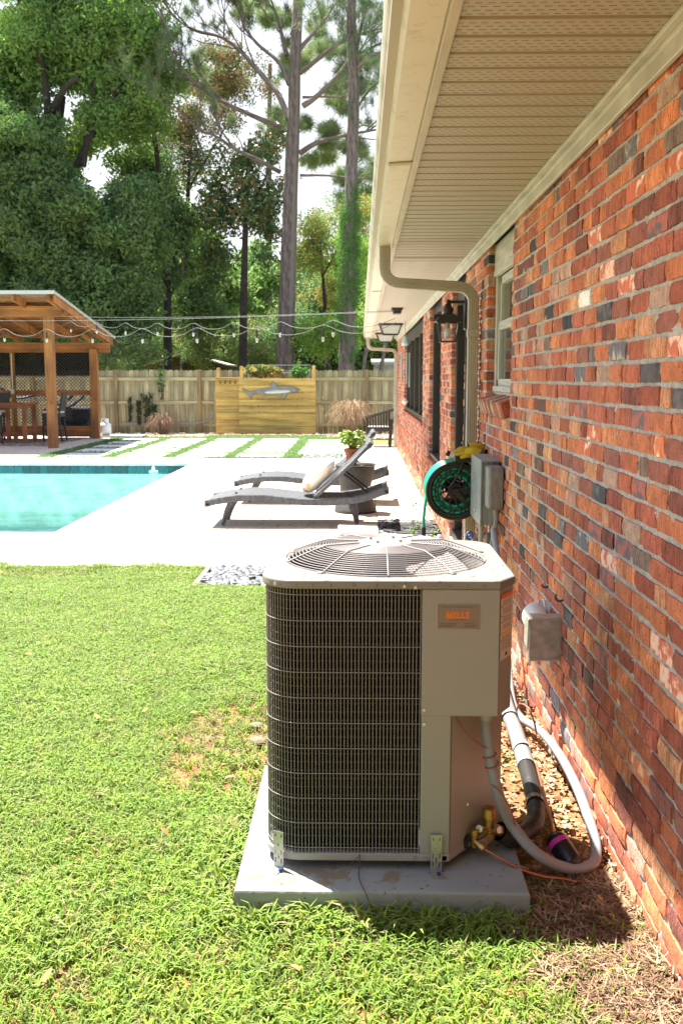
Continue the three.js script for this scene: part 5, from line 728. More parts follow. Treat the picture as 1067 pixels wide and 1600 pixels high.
  obj('collar', lathe([[0.1, 0.33], [0.103, 0.33], [0.095, 0.45], [0.09, 0.45], [0.1, 0.33]], P, 24), mW, pt); obj('valve', [cyl(0.025, 0.02, 0.08, [P[0], P[1] + 0.39, P[2]], 10), cyl(0.035, 0.035, 0.02, [P[0], P[1] + 0.43, P[2]], 12)], mBrass, pt);
  struct(obj('concrete_strip', muv(box(1.4, 0.08, 0.6, [c[0] + 0.35, 0.01, c[2]])), mConc));
}

// ---------- fence, screen, shark ----------
const mFence = [0, 1, 2, 3, 4].map((i) => mat({ color: mulcol([0.82, 0.95, 1.05, 0.9, 1.0][i], i), roughness: 0.85, map: tGreyWood, bumpMap: tWoodBump, bumpScale: 0.003 }));
function mulcol(k, i) { return rgb(1.3 * k, (1.3 + 0.03 * (i % 2)) * k, 1.24 * k); }
{
  const Z = -29, f = thing('wooden_fence', 'weathered grey green board fence along the back of the yard', 'fence', [-4, 0, Z]), bs = new THREE.Shape([[-0.069, 0], [0.069, 0], [0.069, 1.78], [0.045, 1.82], [-0.045, 1.82], [-0.069, 1.78]].map((p) => new THREE.Vector2(...p)));
  const bgs = [0, 1, 2, 3].map((i) => { const g = new THREE.ExtrudeGeometry(bs, { depth: 0.018, bevelEnabled: false }); return muv(g, 0.55, true, i * 0.61); });
  let n = 0; for (let x = -14.4; x < 4.2; x += 0.144) share('board', bgs[n++ % 4], mFence[Math.floor(R() * 5)], f, [x, -0.02 + rr(-0.012, 0.012), Z - 0.02], [0, 0, rr(-0.004, 0.004)]);
  for (const y of [0.22, 0.87, 1.55]) for (let x = -14.4; x < 4; x += 2.42) obj('rail', muv(rbox(2.4, 0.09, 0.04, [x + 1.28, y, Z + 0.02], undefined, 0.004), 0.5, false, x), mFence[2], f);
  for (let x = -14.33; x < 4.2; x += 2.42) obj('post', muv(rbox(0.1, 1.82, 0.1, [x - 0.0, 0.9, Z + 0.06], undefined, 0.006), 0.5, true, x), mat({ color: rgb(0.8, 0.66, 0.52), roughness: 0.85, map: tGreyWood }), f);
  tag(obj('conduit_pipe', tube([[-6.9, 0.27, Z + 0.09], [-5.2, 0.27, Z + 0.09], [-4.75, 0.28, Z + 0.09], [-4.45, 0.34, Z + 0.09], [-4.3, 0.45, Z + 0.09], [-4.25, 0.6, Z + 0.09]], 0.022, 40, 8), mat({ color: rgb(0.3, 0.36, 0.4), roughness: 0.5 })), 'grey conduit pipe running along the foot of the fence', 'conduit');
  // cedar screen with planks, posts, hooks
  const s = thing('plank_screen', 'yellow pine plank screen with tall corner posts before the fence', 'screen', [-2.6, 0, -28]), mp = [0, 1, 2].map((i) => mat({ color: rgb([1.0, 0.9, 0.95][i], [1.04, 0.95, 0.97][i], [1.15, 1.02, 1.05][i]), roughness: 0.75, map: tPine, bumpMap: tWoodBump, bumpScale: 0.002 }));
  for (let i = 0; i < 8; i++) { const h = 0.188; obj('plank', muv(rbox(2.14, h - (i === 3 || i === 4 ? 0.022 : 0.007), 0.03, [-2.32 + rr(-0.004, 0.004), 0.03 + (i + 0.5) * h * 1.02, -28 + rr(-0.003, 0.003)], [0, 0, rr(-0.003, 0.003)], 0.004), 0.45, false, i * 0.77), mp[i % 3], s); obj('plank', muv(rbox(0.66, h - 0.008, 0.03, [-3.73, 0.03 + (i + 0.5) * h * 1.02, -28.12 + rr(-0.003, 0.003)], undefined, 0.004), 0.45, false, i * 0.53 + 3), mp[(i + 1) % 3], s); }
  for (const [x, z, h] of [[-3.32, -28.07, 1.9], [-1.3, -28.07, 1.92], [-3.98, -28.2, 1.86], [-2.3, -28.07, 1.5]]) obj('post', muv(rbox(0.09, h, 0.09, [x, h / 2, z], undefined, 0.006), 0.5, true, x), mp[0], s);
  obj('cap_board', [rbox(0.7, 0.03, 0.16, [-3.73, 1.58, -28.15])].map((g) => muv(g)), mp[0], s);
  obj('hook', [0, 1, 2, 3].map((i) => tube([[-3.92 + i * 0.14, 1.5, -28.1], [-3.92 + i * 0.14, 1.48, -28.05], [-3.92 + i * 0.14, 1.42, -28.05], [-3.92 + i * 0.14, 1.43, -28.02]], 0.012, 10, 6)), mBlack, s);
  // metal shark on the planks
  const sh = new THREE.Shape(), o = [-2.43, 1.19, -27.975], q = (x, y) => [x, y]; void q;
  sh.moveTo(0.78, 0.06); sh.quadraticCurveTo(0.55, 0.19, 0.17, 0.17); sh.lineTo(0.02, 0.32); sh.quadraticCurveTo(-0.03, 0.26, -0.04, 0.16); sh.quadraticCurveTo(-0.4, 0.1, -0.62, 0.045); sh.lineTo(-0.86, 0.17); sh.quadraticCurveTo(-0.78, 0.03, -0.72, 0.0); sh.lineTo(-0.6, -0.16); sh.quadraticCurveTo(-0.56, -0.06, -0.54, -0.01); sh.lineTo(-0.3, -0.03); sh.lineTo(-0.24, -0.09); sh.lineTo(-0.18, -0.045); sh.quadraticCurveTo(0.05, -0.11, 0.3, -0.07); sh.lineTo(0.22, -0.2); sh.quadraticCurveTo(0.38, -0.16, 0.42, -0.05); sh.quadraticCurveTo(0.7, -0.01, 0.78, 0.06);
  const g = new THREE.ExtrudeGeometry(sh, { depth: 0.012, bevelEnabled: true, bevelSize: 0.012, bevelThickness: 0.02, bevelSegments: 3, bevelOffset: -0.01 }); place(g, [o[0] - 0.02, o[1] - 0.02, o[2]], [0, 0, 0.035]);
  const st = thing('shark_ornament', 'silver metal shark hung on the pine plank screen', 'wall ornament', o);
  obj('body', muv(g, 2), mat({ color: rgb(0.30, 0.31, 0.33), roughness: 0.3, metalness: 0.7, map: tGrain }), st); obj('belly', place(ball(1, [0, 0, 0], 16, [0.42, 0.055, 0.03]), [o[0] + 0.12, o[1] - 0.0, o[2] + 0.018], [0, 0, 0.06]), mat({ color: rgb(0.6, 0.57, 0.5), roughness: 0.35, metalness: 0.5 }), st); obj('eye', ball(0.012, [o[0] + 0.62, o[1] + 0.075, o[2] + 0.035], 8), mBlack, st);
  // wire trellis and its climber
  const w = thing('wire_trellis', 'dark wire trellis frame standing behind the plank screen', 'trellis', [-2.35, 1.5, -28.35]); const wr = []; for (const x of [-3.2, -2.55, -1.85, -1.4]) wr.push(rod([x, 1.3, -28.35], [x, 1.93, -28.35], 0.011)); for (const y of [1.93, 1.72]) wr.push(rod([-3.2, y, -28.35], [-1.4, y, -28.35], 0.011)); obj('wire', wr, mat({ color: rgb(0.12, 0.12, 0.12), roughness: 0.5 }), w);
}
function leafBall(name, label, cat, c, r, n, colour, leaf = bladeGeo(5, 0.12, 0.05, 0.05, 0.9), stems = true) {
  const t = thing(name, label, cat, [c[0], 0, c[2]]), l = []; for (let i = 0; i < n; i++) { const a = R() * 6.28, b = Math.acos(rr(-1, 1)), k = Math.pow(R(), 0.4); l.push([c[0] + Math.sin(b) * Math.cos(a) * r[0] * k, c[1] + Math.cos(b) * r[1] * k, c[2] + Math.sin(b) * Math.sin(a) * r[2] * k, rr(-1, 1), R() * 6.28, rr(-1, 1), rr(0.6, 1.2), colour()]); }
  scatter('foliage', leaf, mGrass, l, t); if (stems) obj('stem', [0, 1, 2, 3].map((i) => tube([[c[0] + rr(-0.1, 0.1), 0, c[2]], [c[0] + rr(-r[0], r[0]) * 0.4, c[1] * 0.6, c[2]], [c[0] + rr(-r[0], r[0]) * 0.7, c[1], c[2]]], 0.012, 12, 5)), mat({ color: rgb(0.12, 0.09, 0.05), roughness: 0.9 }), t); return t;
}
leafBall('flowering_vine', 'yellow and pink flowering vine climbing the wire trellis', 'vine', [-2.75, 1.72, -28.38], [0.6, 0.15, 0.08], 170, () => R() < 0.3 ? rgb(0.55, 0.4, 0.08) : R() < 0.15 ? rgb(0.55, 0.2, 0.16) : rgb(0.12, 0.24, 0.04));
leafBall('climbing_vine', 'bright green vine at the right end of the wire trellis', 'vine', [-1.72, 1.7, -28.36], [0.26, 0.17, 0.08], 110, () => rgb(0.1 * rr(0.7, 1.2), 0.28, 0.04));
{ // ivy on the fence
  const l = [], t = thing('fence_ivy', 'dark ivy creeping up the weathered fence boards near the pergola', 'ivy', [-6.1, 0, -28.9]);
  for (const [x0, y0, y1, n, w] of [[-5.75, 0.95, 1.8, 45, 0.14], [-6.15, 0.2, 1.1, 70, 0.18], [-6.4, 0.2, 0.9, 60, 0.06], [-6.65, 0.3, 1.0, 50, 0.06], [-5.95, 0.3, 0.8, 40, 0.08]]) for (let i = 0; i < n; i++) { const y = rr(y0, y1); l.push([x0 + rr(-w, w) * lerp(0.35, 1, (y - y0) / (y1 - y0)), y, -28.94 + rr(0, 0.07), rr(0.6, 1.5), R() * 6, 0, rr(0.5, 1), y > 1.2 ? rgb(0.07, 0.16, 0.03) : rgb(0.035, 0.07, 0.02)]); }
  scatter('foliage', bladeGeo(3, 0.11, 0.07, 0.03, 0.6), mGrass, l, t); obj('stem', [tube([[-6.2, 0, -28.93], [-6.1, 0.5, -28.93], [-6.2, 1.1, -28.93]], 0.01, 12, 5), tube([[-5.8, 1.9, -28.93], [-5.75, 1.3, -28.93], [-5.7, 1.0, -28.93]], 0.008, 12, 5)], mat({ color: rgb(0.1, 0.07, 0.04), roughness: 1 }), t);
}
function deadGrass(label, c, r, h, n, col) { // a fountain of dry blades
  const t = thing('dry_ornamental_grass', label, 'ornamental grass', [c[0], 0, c[2]]), gs = [];
  for (let i = 0; i < n; i++) { const a = R() * 6.28, L = rr(0.5, 1.1), o = rr(0.3, 1), p0 = [c[0] + rr(-0.12, 0.12), 0, c[2] + rr(-0.12, 0.12)], p = (k, y) => [p0[0] + Math.cos(a) * r * o * k, y * h * L, p0[2] + Math.sin(a) * r * o * k]; gs.push(taper([p(0, 0), p(0.25, 0.62), p(0.6, 0.92), p(1, 0.75 - 0.6 * o * R())], 0.008, 0.002, 7, 3)); }
  obj('blade', gs, mat({ color: col, roughness: 0.9, side: THREE.DoubleSide }), t).userData.kind = 'stuff';
}
deadGrass('big dry tan fountain grass by the fence behind the armchair', [-0.25, 0, -28.25], 0.8, 1.0, 420, rgb(0.44, 0.31, 0.19));
deadGrass('low dry brown grass clump at the fence left of the plank screen', [-5.62, 0, -28.4], 0.6, 0.62, 220, rgb(0.27, 0.18, 0.12));

// ---------- things on the eaves ----------
{
  const t = thing('string_light_box', 'small black junction block under the eaves holding the string lights', 'mount', [0.466, 2.445, -13.0]); obj('block', [rbox(0.13, 0.03, 0.3, [0.466, 2.428, -13.0]), rbox(0.1, 0.04, 0.24, [0.466, 2.395, -13.0])], mBlack, t); obj('plate', rbox(0.15, 0.012, 0.32, [0.466, 2.438, -13.0]), mBlack, t);
  const fl = (z, label) => { const g = thing('eaves_light', label, 'ceiling light', [0.49, 2.445, z], 'two lantern lights under the far eaves'), f = [], a = 0.17, b = 0.12, y = 2.43, h = 0.16; for (const [i, j] of [[1, 1], [1, -1], [-1, 1], [-1, -1]]) f.push(span([0.49 + i * a, y - 0.02, z + j * a], [0.49 + i * b, y - h, z + j * b], 0.014, 0.014)); for (const k of [1, -1]) f.push(box(2 * b, 0.014, 0.014, [0.49, y - h, z + k * b]), box(0.014, 0.014, 2 * b, [0.49 + k * b, y - h, z]));
    obj('canopy', rbox(0.4, 0.03, 0.4, [0.49, y, z]), mBlack, g); obj('frame', f, mBlack, g);
    const q = [[-a, -0.02, a], [a, -0.02, a], [b, -h, b], [-b, -h, b]]; for (let k = 0; k < 4; k++) { const p = new THREE.BufferGeometry(); p.setAttribute('position', new THREE.Float32BufferAttribute([0, 2, 1, 0, 3, 2].flatMap((i) => q[i].map((v) => v * 0.98)), 3)); p.rotateY(k * Math.PI / 2); p.translate(0.49, y, z); p.computeVertexNormals(); obj('frosted_pane', p, mat({ color: rgb(0.7, 0.72, 0.72), roughness: 0.6, transmission: 0.5, thickness: 0 }), g); } };
  fl(-16.6, 'nearer black lantern light with frosted panes under the eaves'); fl(-19.9, 'farther black lantern light with frosted panes under the eaves');
  const c = thing('wind_chime', 'wind chime of pale metal tubes hanging under the eaves by the window', 'wind chime', [0.69, 2.44, -15.6]); obj('string', [rod([0.69, 2.44, -15.6], [0.69, 1.25, -15.6], 0.003)], mBlack, c); obj('top_disc', [lathe([[0, 2.06], [0.05, 2.06], [0.06, 2.1], [0.03, 2.2], [0, 2.2]].map(([r, y]) => [r, y - 2.06]), [0.69, 2.06, -15.6], 16)], mat({ color: rgb(0.35, 0.5, 0.55), roughness: 0.3 }), c); for (let k = 0; k < 5; k++) { const a = k * 1.257; obj('chime_tube', rod([0.69 + Math.cos(a) * 0.065, 1.95, -15.6 + Math.sin(a) * 0.065], [0.69 + Math.cos(a) * 0.065, 1.42 + k * 0.05, -15.6 + Math.sin(a) * 0.065], 0.013), mSteel, c); } obj('wind_catcher', lathe([[0, 0], [0.05, 0.04], [0.05, 0.06], [0, 0.1]], [0.69, 1.15, -15.6], 14), mat({ color: rgb(0.7, 0.7, 0.6), roughness: 0.5 }), c);
  // string lights: a straight carrier wire and a scalloped cord with bulbs
  const mCord = mat({ color: rgb(0.13, 0.135, 0.125), roughness: 0.6 }), mBulb = mat({ color: rgb(0.95, 0.93, 0.85), roughness: 0.05, transmission: 0.7, thickness: 0 });
  const strand = (label, A, B, sag, n, drop, sk) => { const s = thing('string_lights', label, 'string lights', A), at = (k) => [lerp(A[0], B[0], k), lerp(A[1], B[1], k) - sag * 4 * k * (1 - k), lerp(A[2], B[2], k)], wire = []; for (let i = 0; i <= 20; i++) wire.push(at(i / 20)); obj('carrier_wire', tube(wire, 0.0034, 60, 5), mCord, s);
    const cord = []; for (let i = 0; i <= n; i++) { const d = (k, y) => { const p = at(clamp(k)); p[1] -= y; cord.push(p); return p; }; const a = d(i / n, drop), b = [a[0], a[1] - 0.06, a[2]]; if (i < n) { d((i + 0.25) / n, drop + 0.075 * sk); d((i + 0.5) / n, drop + 0.1 * sk); d((i + 0.75) / n, drop + 0.075 * sk); }
      if (i && i < n) { const L = obj('lamp', [rod(b, [b[0], b[1] - 0.1, b[2]], 0.015, 0.016, 10), rod(a, b, 0.004)], mBlack, s); obj('bulb', place(ball(1, [0, 0, 0], 10, [0.021, 0.038, 0.021]), [b[0], b[1] - 0.128, b[2]]), mBulb, L); } }
    obj('cord', tube(cord, 0.004, n * 16, 6), mCord, s); };
  strand('string lights from the front pergola post to the eaves', [-6.93, 2.93, -22.3], [0.44, 2.42, -13.0], 0.06, 9, 0.1, 1);
  strand('string lights from beyond the left edge across the pool to the eaves', [-10.2, 2.78, -20.6], [0.46, 2.41, -13.05], 0.08, 11, 0.14, 1.25);
}

// ---------- trees and what stands beyond the fence ----------
const mBark = mat({ color: rgb(0.24, 0.195, 0.18), roughness: 1, map: tex(256, (u, v) => 0.55 + 0.7 * fbm(u, v, 10, 4, 420, 4)), bumpMap: tex(256, (u, v) => fbm(u, v, 12, 4, 425, 5), false), bumpScale: 0.05 });
const mBarkDark = mat({ color: rgb(0.075, 0.06, 0.05), roughness: 1, map: tGrain, bumpMap: tRough, bumpScale: 0.03 });
const mLeaf = mat({ color: rgb(1, 1, 1), roughness: 0.95, side: THREE.DoubleSide, transmission: 0.45, thickness: 0 });
const mNeedle = mat({ color: rgb(1, 1, 1), roughness: 0.95, side: THREE.DoubleSide, transmission: 0.25, thickness: 0 });
function spray(n, len, w, rad) { // a sprig: small bent leaves round a point
  const P = []; for (let i = 0; i < n; i++) { const m = new THREE.Matrix4().compose(V(rr(-rad, rad), rr(-rad, rad), rr(-rad, rad)), new THREE.Quaternion().setFromEuler(new THREE.Euler(rr(-1.2, 1.2), R() * 6.28, rr(-1.2, 1.2))), V(1, 1, 1)), L = len * rr(0.7, 1.25), q = [[0, 0, 0], [L * 0.45, L * 0.08, w / 2], [L, -L * 0.06, 0], [L * 0.45, L * 0.08, -w / 2]].map((a) => vec(a).applyMatrix4(m)); for (const k of [0, 1, 2, 0, 2, 3]) P.push(q[k].x, q[k].y, q[k].z); }
  const g = new THREE.BufferGeometry(); g.setAttribute('position', new THREE.Float32BufferAttribute(P, 3)); g.computeVertexNormals(); return g;
}
const SP = { oak: spray(15, 0.16, 0.075, 0.26), small: spray(14, 0.11, 0.05, 0.2), glossy: spray(9, 0.2, 0.08, 0.26), big: spray(14, 0.28, 0.14, 0.4) };
const needleTuft = (() => { const P = []; for (let i = 0; i < 46; i++) { const a = R() * 6.28, b = Math.acos(rr(-0.75, 1)), L = rr(0.18, 0.3), d = V(Math.sin(b) * Math.cos(a), Math.cos(b), Math.sin(b) * Math.sin(a)), s = V(d.z, 0, -d.x).normalize().multiplyScalar(0.006), o = V(rr(-0.05, 0.05), rr(-0.1, 0.1), rr(-0.05, 0.05)); for (const v of [o.clone().add(s), o.clone().sub(s), o.clone().addScaledVector(d, L)]) P.push(v.x, v.y, v.z); } const g = new THREE.BufferGeometry(); g.setAttribute('position', new THREE.Float32BufferAttribute(P, 3)); g.computeVertexNormals(); return g; })();
function crownList(blobs, per, colour, size = 1, fill = 0.5, gap = 0.36) { // blobs [centre, rx, ry, rz, clumps]; every clump is a shell of sprigs with gaps between the clumps
  const l = []; for (const [c, rx, ry, rz, n] of blobs) for (let i = 0; i < n; i++) { const a = R() * 6.28, b = Math.acos(rr(-1, 1)), k = Math.pow(R(), fill), q = [c[0] + Math.sin(b) * Math.cos(a) * rx * k, c[1] + Math.cos(b) * ry * k, c[2] + Math.sin(b) * Math.sin(a) * rz * k], cr = rr(0.4, 0.9);
    for (let j = 0; j < per; j++) { const e = R() * 6.28, f = Math.acos(rr(-1, 1)), s = cr * Math.pow(R(), 0.45), X = q[0] + Math.sin(f) * Math.cos(e) * s, Y = q[1] + Math.cos(f) * s * 0.6, Z = q[2] + Math.sin(f) * Math.sin(e) * s; if (vnoise(X * 1.5 + Z * 0.9, Y * 2.1 - Z * 0.7, 0, 77) < gap || vnoise(X * 0.55 - Z * 0.4, Y * 0.7 + Z * 0.5, 0, 78) < gap - 0.1) continue; l.push([X, Y, Z, R() * 6.28, R() * 6.28, R() * 6.28, rr(0.6, 1.4) * size, colour()]); } }
  return l;
}
const gcol = (r, g, b, v = 0.3) => () => { const k = 1.7 * rr(1 - v, 1 + v); return rgb(r * k * rr(0.85, 1.2), g * k, b * k); };
function tree(name, label, bark, limbs, leaf, m, list) {
  const t = thing(name, label, 'tree', limbs[0][0][0]); obj('trunk', muvless(taper(limbs[0][0], limbs[0][1], limbs[0][2], 30, 12, 0.1)), bark, t);
  if (limbs.length > 1) obj('limb', limbs.slice(1).map(([p, a, b]) => taper(p, a, b, 18, 7, 0.12)), bark, t);
  scatter('crown', leaf, m, list, t); return t;
}
function muvless(g) { return g; }
const ground = (p) => [p[0], 0, p[2]];
// dense live oak behind the pergola
tree('live_oak', 'huge dense dark green oak rising behind the pergola at left', mBarkDark, [[[ground([-11.645, 0.448, -36]), [-11.304, 3.186, -36], [-11.15, 8.154, -36.5], [-10.713, 11.557, -37]], 0.42, 0.2], [[[-11.169, 5.425, -36], [-9.948, 8.928, -36], [-8.291, 11.699, -36]], 0.2, 0.06], [[[-10.997, 8.064, -36], [-10.957, 11.925, -36], [-11.741, 14.442, -36]], 0.2, 0.06], [[[-10.895, 10.65, -36], [-9.905, 11.324, -35], [-9.191, 11.342, -34]], 0.14, 0.05], [[[-11.187, 4.981, -36], [-9.541, 6.175, -35], [-7.633, 7.156, -34.5]], 0.16, 0.05], [[[-9.723, 8.927, -36], [-9.451, 10.323, -36], [-9.168, 12.126, -36]], 0.13, 0.05]], SP.oak, mLeaf,
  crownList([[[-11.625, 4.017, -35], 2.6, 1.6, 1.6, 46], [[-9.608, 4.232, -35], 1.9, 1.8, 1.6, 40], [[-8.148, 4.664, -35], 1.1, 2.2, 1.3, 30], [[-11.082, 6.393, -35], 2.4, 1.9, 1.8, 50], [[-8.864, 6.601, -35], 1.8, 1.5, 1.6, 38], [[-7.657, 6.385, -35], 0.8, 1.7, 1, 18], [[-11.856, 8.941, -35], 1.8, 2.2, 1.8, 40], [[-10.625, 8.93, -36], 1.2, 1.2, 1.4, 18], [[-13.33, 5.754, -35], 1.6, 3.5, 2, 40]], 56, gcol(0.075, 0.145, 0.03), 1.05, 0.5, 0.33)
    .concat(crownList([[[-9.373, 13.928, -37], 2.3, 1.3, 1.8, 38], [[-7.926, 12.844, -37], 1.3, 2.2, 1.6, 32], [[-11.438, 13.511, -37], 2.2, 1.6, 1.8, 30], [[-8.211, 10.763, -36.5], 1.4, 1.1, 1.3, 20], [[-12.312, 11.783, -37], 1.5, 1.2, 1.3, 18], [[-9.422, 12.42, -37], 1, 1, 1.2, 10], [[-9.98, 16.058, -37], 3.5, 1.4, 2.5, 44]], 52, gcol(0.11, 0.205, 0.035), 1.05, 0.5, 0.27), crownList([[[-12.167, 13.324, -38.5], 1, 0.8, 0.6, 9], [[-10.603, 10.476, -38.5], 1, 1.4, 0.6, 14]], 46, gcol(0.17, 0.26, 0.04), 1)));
// tall pine
const pineTrunk = [ground([-2.816, 0.423, -37]), [-2.755, 2.296, -37], [-2.611, 5.969, -37], [-2.5, 8.66, -37], [-2.394, 10.861, -37], [-2.338, 12.597, -37], [-2.212, 14.734, -37], [-2.112, 16.629, -37]];
const PL = (pts, z, dz, r) => { void z; return [pts, r, r * 0.3, dz]; };
const limbs = [
  PL([[-2.832, 10.426, -37], [-3.86, 10.768, -36.6], [-4.817, 11.12, -36.2], [-5.529, 11.481, -35.8], [-6.066, 11.996, -35.4], [-6.389, 12.432, -35.2], [-6.446, 13.001, -35], [-6.706, 13.771, -35]], 0, 0, 0.098),
  PL([[-2.89, 8.905, -37], [-3.65, 9.245, -36.6], [-4.383, 9.531, -36.3], [-5.121, 9.961, -36], [-5.556, 10.065, -35.8], [-5.626, 10.482, -35.6]], 0, 0, 0.090),
  PL([[-2.555, 10.709, -37], [-2.983, 11.686, -37.3], [-3.556, 12.387, -37.6], [-4.537, 13.504, -38], [-5.141, 13.925, -38.2], [-6.058, 14.196, -38.4], [-6.795, 14.678, -38.5], [-7.275, 15.302, -38.5]], 0, 0, 0.112),
  PL([[-2.547, 11.906, -37], [-2.875, 12.659, -37.2], [-3.764, 13.495, -37.5], [-4.26, 14.238, -37.7], [-4.307, 15.033, -37.8]], 0, 0, 0.090),
  PL([[-2.631, 12.878, -37], [-2.873, 13.879, -37.3], [-3.2, 14.919, -37.5]], 0, 0, 0.090),
  PL([[-2.173, 9.565, -37], [-1.604, 9.803, -36.6], [-.49, 9.988, -36.2], [0.729, 10.101, -35.8]], 0, 0, 0.105),
  PL([[-2.073, 11.165, -37], [-1.616, 11.467, -37], [-.888, 12.135, -37], [-.345, 12.758, -37], [0.737, 13.309, -37]], 0, 0, 0.105),
  PL([[-2.158, 12.294, -37], [-1.734, 12.504, -36.7], [-1.029, 12.918, -36.4], [-.272, 13.249, -36.2], [0.78, 13.469, -36]], 0, 0, 0.090),
  PL([[-2.222, 13.027, -37], [-1.845, 13.539, -37.2], [-1.306, 14.205, -37.4], [-.832, 14.939, -37.6]], 0, 0, 0.090),
  PL([[-2.467, 13.564, -37], [-2.198, 14.037, -36.7], [-2.116, 14.556, -36.5]], 0, 0, 0.075),
  PL([[-2.177, 8.791, -37], [-1.297, 8.749, -36.8], [-.495, 8.641, -36.6], [0.75, 8.511, -36.4]], 0, 0, 0.053),
  PL([[-2.072, 11.47, -37], [-1.305, 11.541, -37.2], [-.508, 11.569, -37.4]], 0, 0, 0.053)];
{
  const twigs = [], tuft = [], col = () => { const k = rr(0.7, 1.3); return rgb(0.15 * k, 0.225 * k, 0.09 * k); };
  const twig = (p, d, L, r, depth) => { const q = [p.clone(), p.clone().addScaledVector(d, L * 0.5).add(V(rr(-0.15, 0.15), rr(0, 0.15), rr(-0.15, 0.15))), p.clone().addScaledVector(d, L).add(V(0, rr(0, 0.3), 0))]; twigs.push(taper(q.map((v) => v.toArray()), r, r * 0.4, 6, 5)); if (depth) { for (let i = 0; i < 3; i++) twig(q[1].clone().lerp(q[2], R()), d.clone().add(V(rr(-0.8, 0.8), rr(-0.3, 0.7), rr(-0.8, 0.8))).normalize(), L * rr(0.45, 0.75), Math.max(r * 0.55, 0.006), depth - 1); } else if (R() < 0.7) for (let i = 0; i < 3; i++) { const e = q[1].clone().lerp(q[2], rr(0.1, 1.15)); tuft.push([e.x + rr(-0.12, 0.12), e.y + rr(-0.1, 0.12), e.z + rr(-0.12, 0.12), rr(-0.7, 0.7), R() * 6.28, rr(-0.7, 0.7), rr(0.9, 1.5), col()]); } };
  for (const [pts, r] of limbs) { const c = curve(pts), n = Math.round(c.getLength() * 1.8); for (let i = 0; i < n; i++) { const k = rr(0.3, 1), tg = c.getTangentAt(k); twig(c.getPointAt(k), tg.clone().add(V(rr(-0.9, 0.9), rr(-0.3, 0.8), rr(-0.9, 0.9))).normalize(), rr(0.8, 1.9), r * 0.3, R() < 0.55 ? 2 : 1); } }
  for (let i = 0; i < 24; i++) { const p = vec([-2.212, 14.734, -37]).add(V(rr(-3, 3), rr(0.5, 3), rr(-2.5, 2.5))); twig(p, V(rr(-1, 1), rr(-0.3, 0.6), rr(-1, 1)).normalize(), 1.3, 0.03, 1); }
  const t = thing('tall_pine', 'tall bare trunked pine with spreading limbs behind the plank screen', 'tree', pineTrunk[0]);
  obj('trunk', taper(pineTrunk, 0.36, 0.15, 50, 16, 0.05), mBark, t); for (const [p, r, r2] of limbs) obj('limb', taper(p, r, r2, 26, 8, 0.1), mBark, t);
  obj('twig', twigs, mBark, t).userData.kind = 'stuff'; scatter('needles', needleTuft, mNeedle, tuft, t);
}
{ // ivy clad pine
  const tr = [ground([-.49, 0.53, -33.5]), [-.47, 2.225, -33.5], [-.387, 4.93, -33.5], [-.327, 7.174, -33.5], [-.288, 8.78, -33.5], [-.229, 10.955, -33.5], [-.313, 12.319, -33.5], [-.295, 14.241, -33.5]], t = thing('ivy_clad_pine', 'slimmer pine wrapped in bright green ivy beside the house eaves', 'tree', tr[0]);
  obj('trunk', taper(tr, 0.29, 0.14, 40, 14, 0.05), mBark, t); obj('limb', [taper([[-.168, 11.346, -33.5], [0.218, 11.642, -33.2], [0.719, 11.77, -33]], 0.08, 0.03), taper([[-.27, 10.994, -33.5], [-.089, 12.414, -33.8], [0.217, 13.65, -34]], 0.09, 0.04), taper([[-.33, 9.774, -33.5], [0.122, 10.641, -33.8], [0.746, 11.289, -34]], 0.05, 0.02), taper([[-.313, 12.513, -33.5], [-.502, 13.39, -33.8]], 0.06, 0.03)], mBark, t);
  const c = curve(tr), iv = []; for (let i = 0; i < 2600; i++) { const k = rr(0.15, 0.56), p = c.getPointAt(k), a = R() * 6.28, w = 0.22 + 0.26 * R() * R() * Math.sin((k - 0.16) / 0.34 * Math.PI) * (vnoise(k * 40, a, 0, 4) + 0.3); if (vnoise(k * 38, a * 1.3 + k * 9, 0, 14) < 0.2 + 0.5 * Math.abs((k - 0.35) / 0.21) ** 2) continue; iv.push([p.x + Math.cos(a) * w, p.y, p.z + Math.sin(a) * w, R() * 6, R() * 6, R() * 6, rr(0.35, 0.65), rgb(0.11 * rr(0.7, 1.3), 0.3 * rr(0.7, 1.2), 0.04)]); } scatter('ivy', SP.small, mLeaf, iv, t);
  const nd = []; for (let i = 0; i < 260; i++) { const p = pick([[0.423, 12.121, -33.5], [-.091, 13.262, -34], [-.918, 13.365, -34], [0.54, 10.693, -34]]); nd.push([p[0] + rr(-1.2, 1.2), p[1] + rr(-0.9, 0.9), p[2] + rr(-1, 1), rr(-0.7, 0.7), R() * 6, 0, rr(0.9, 1.4), rgb(0.16 * rr(0.7, 1.2), 0.22, 0.11)]); } scatter('needles', needleTuft, mNeedle, nd, t);
}
const T = (px) => px; void T;
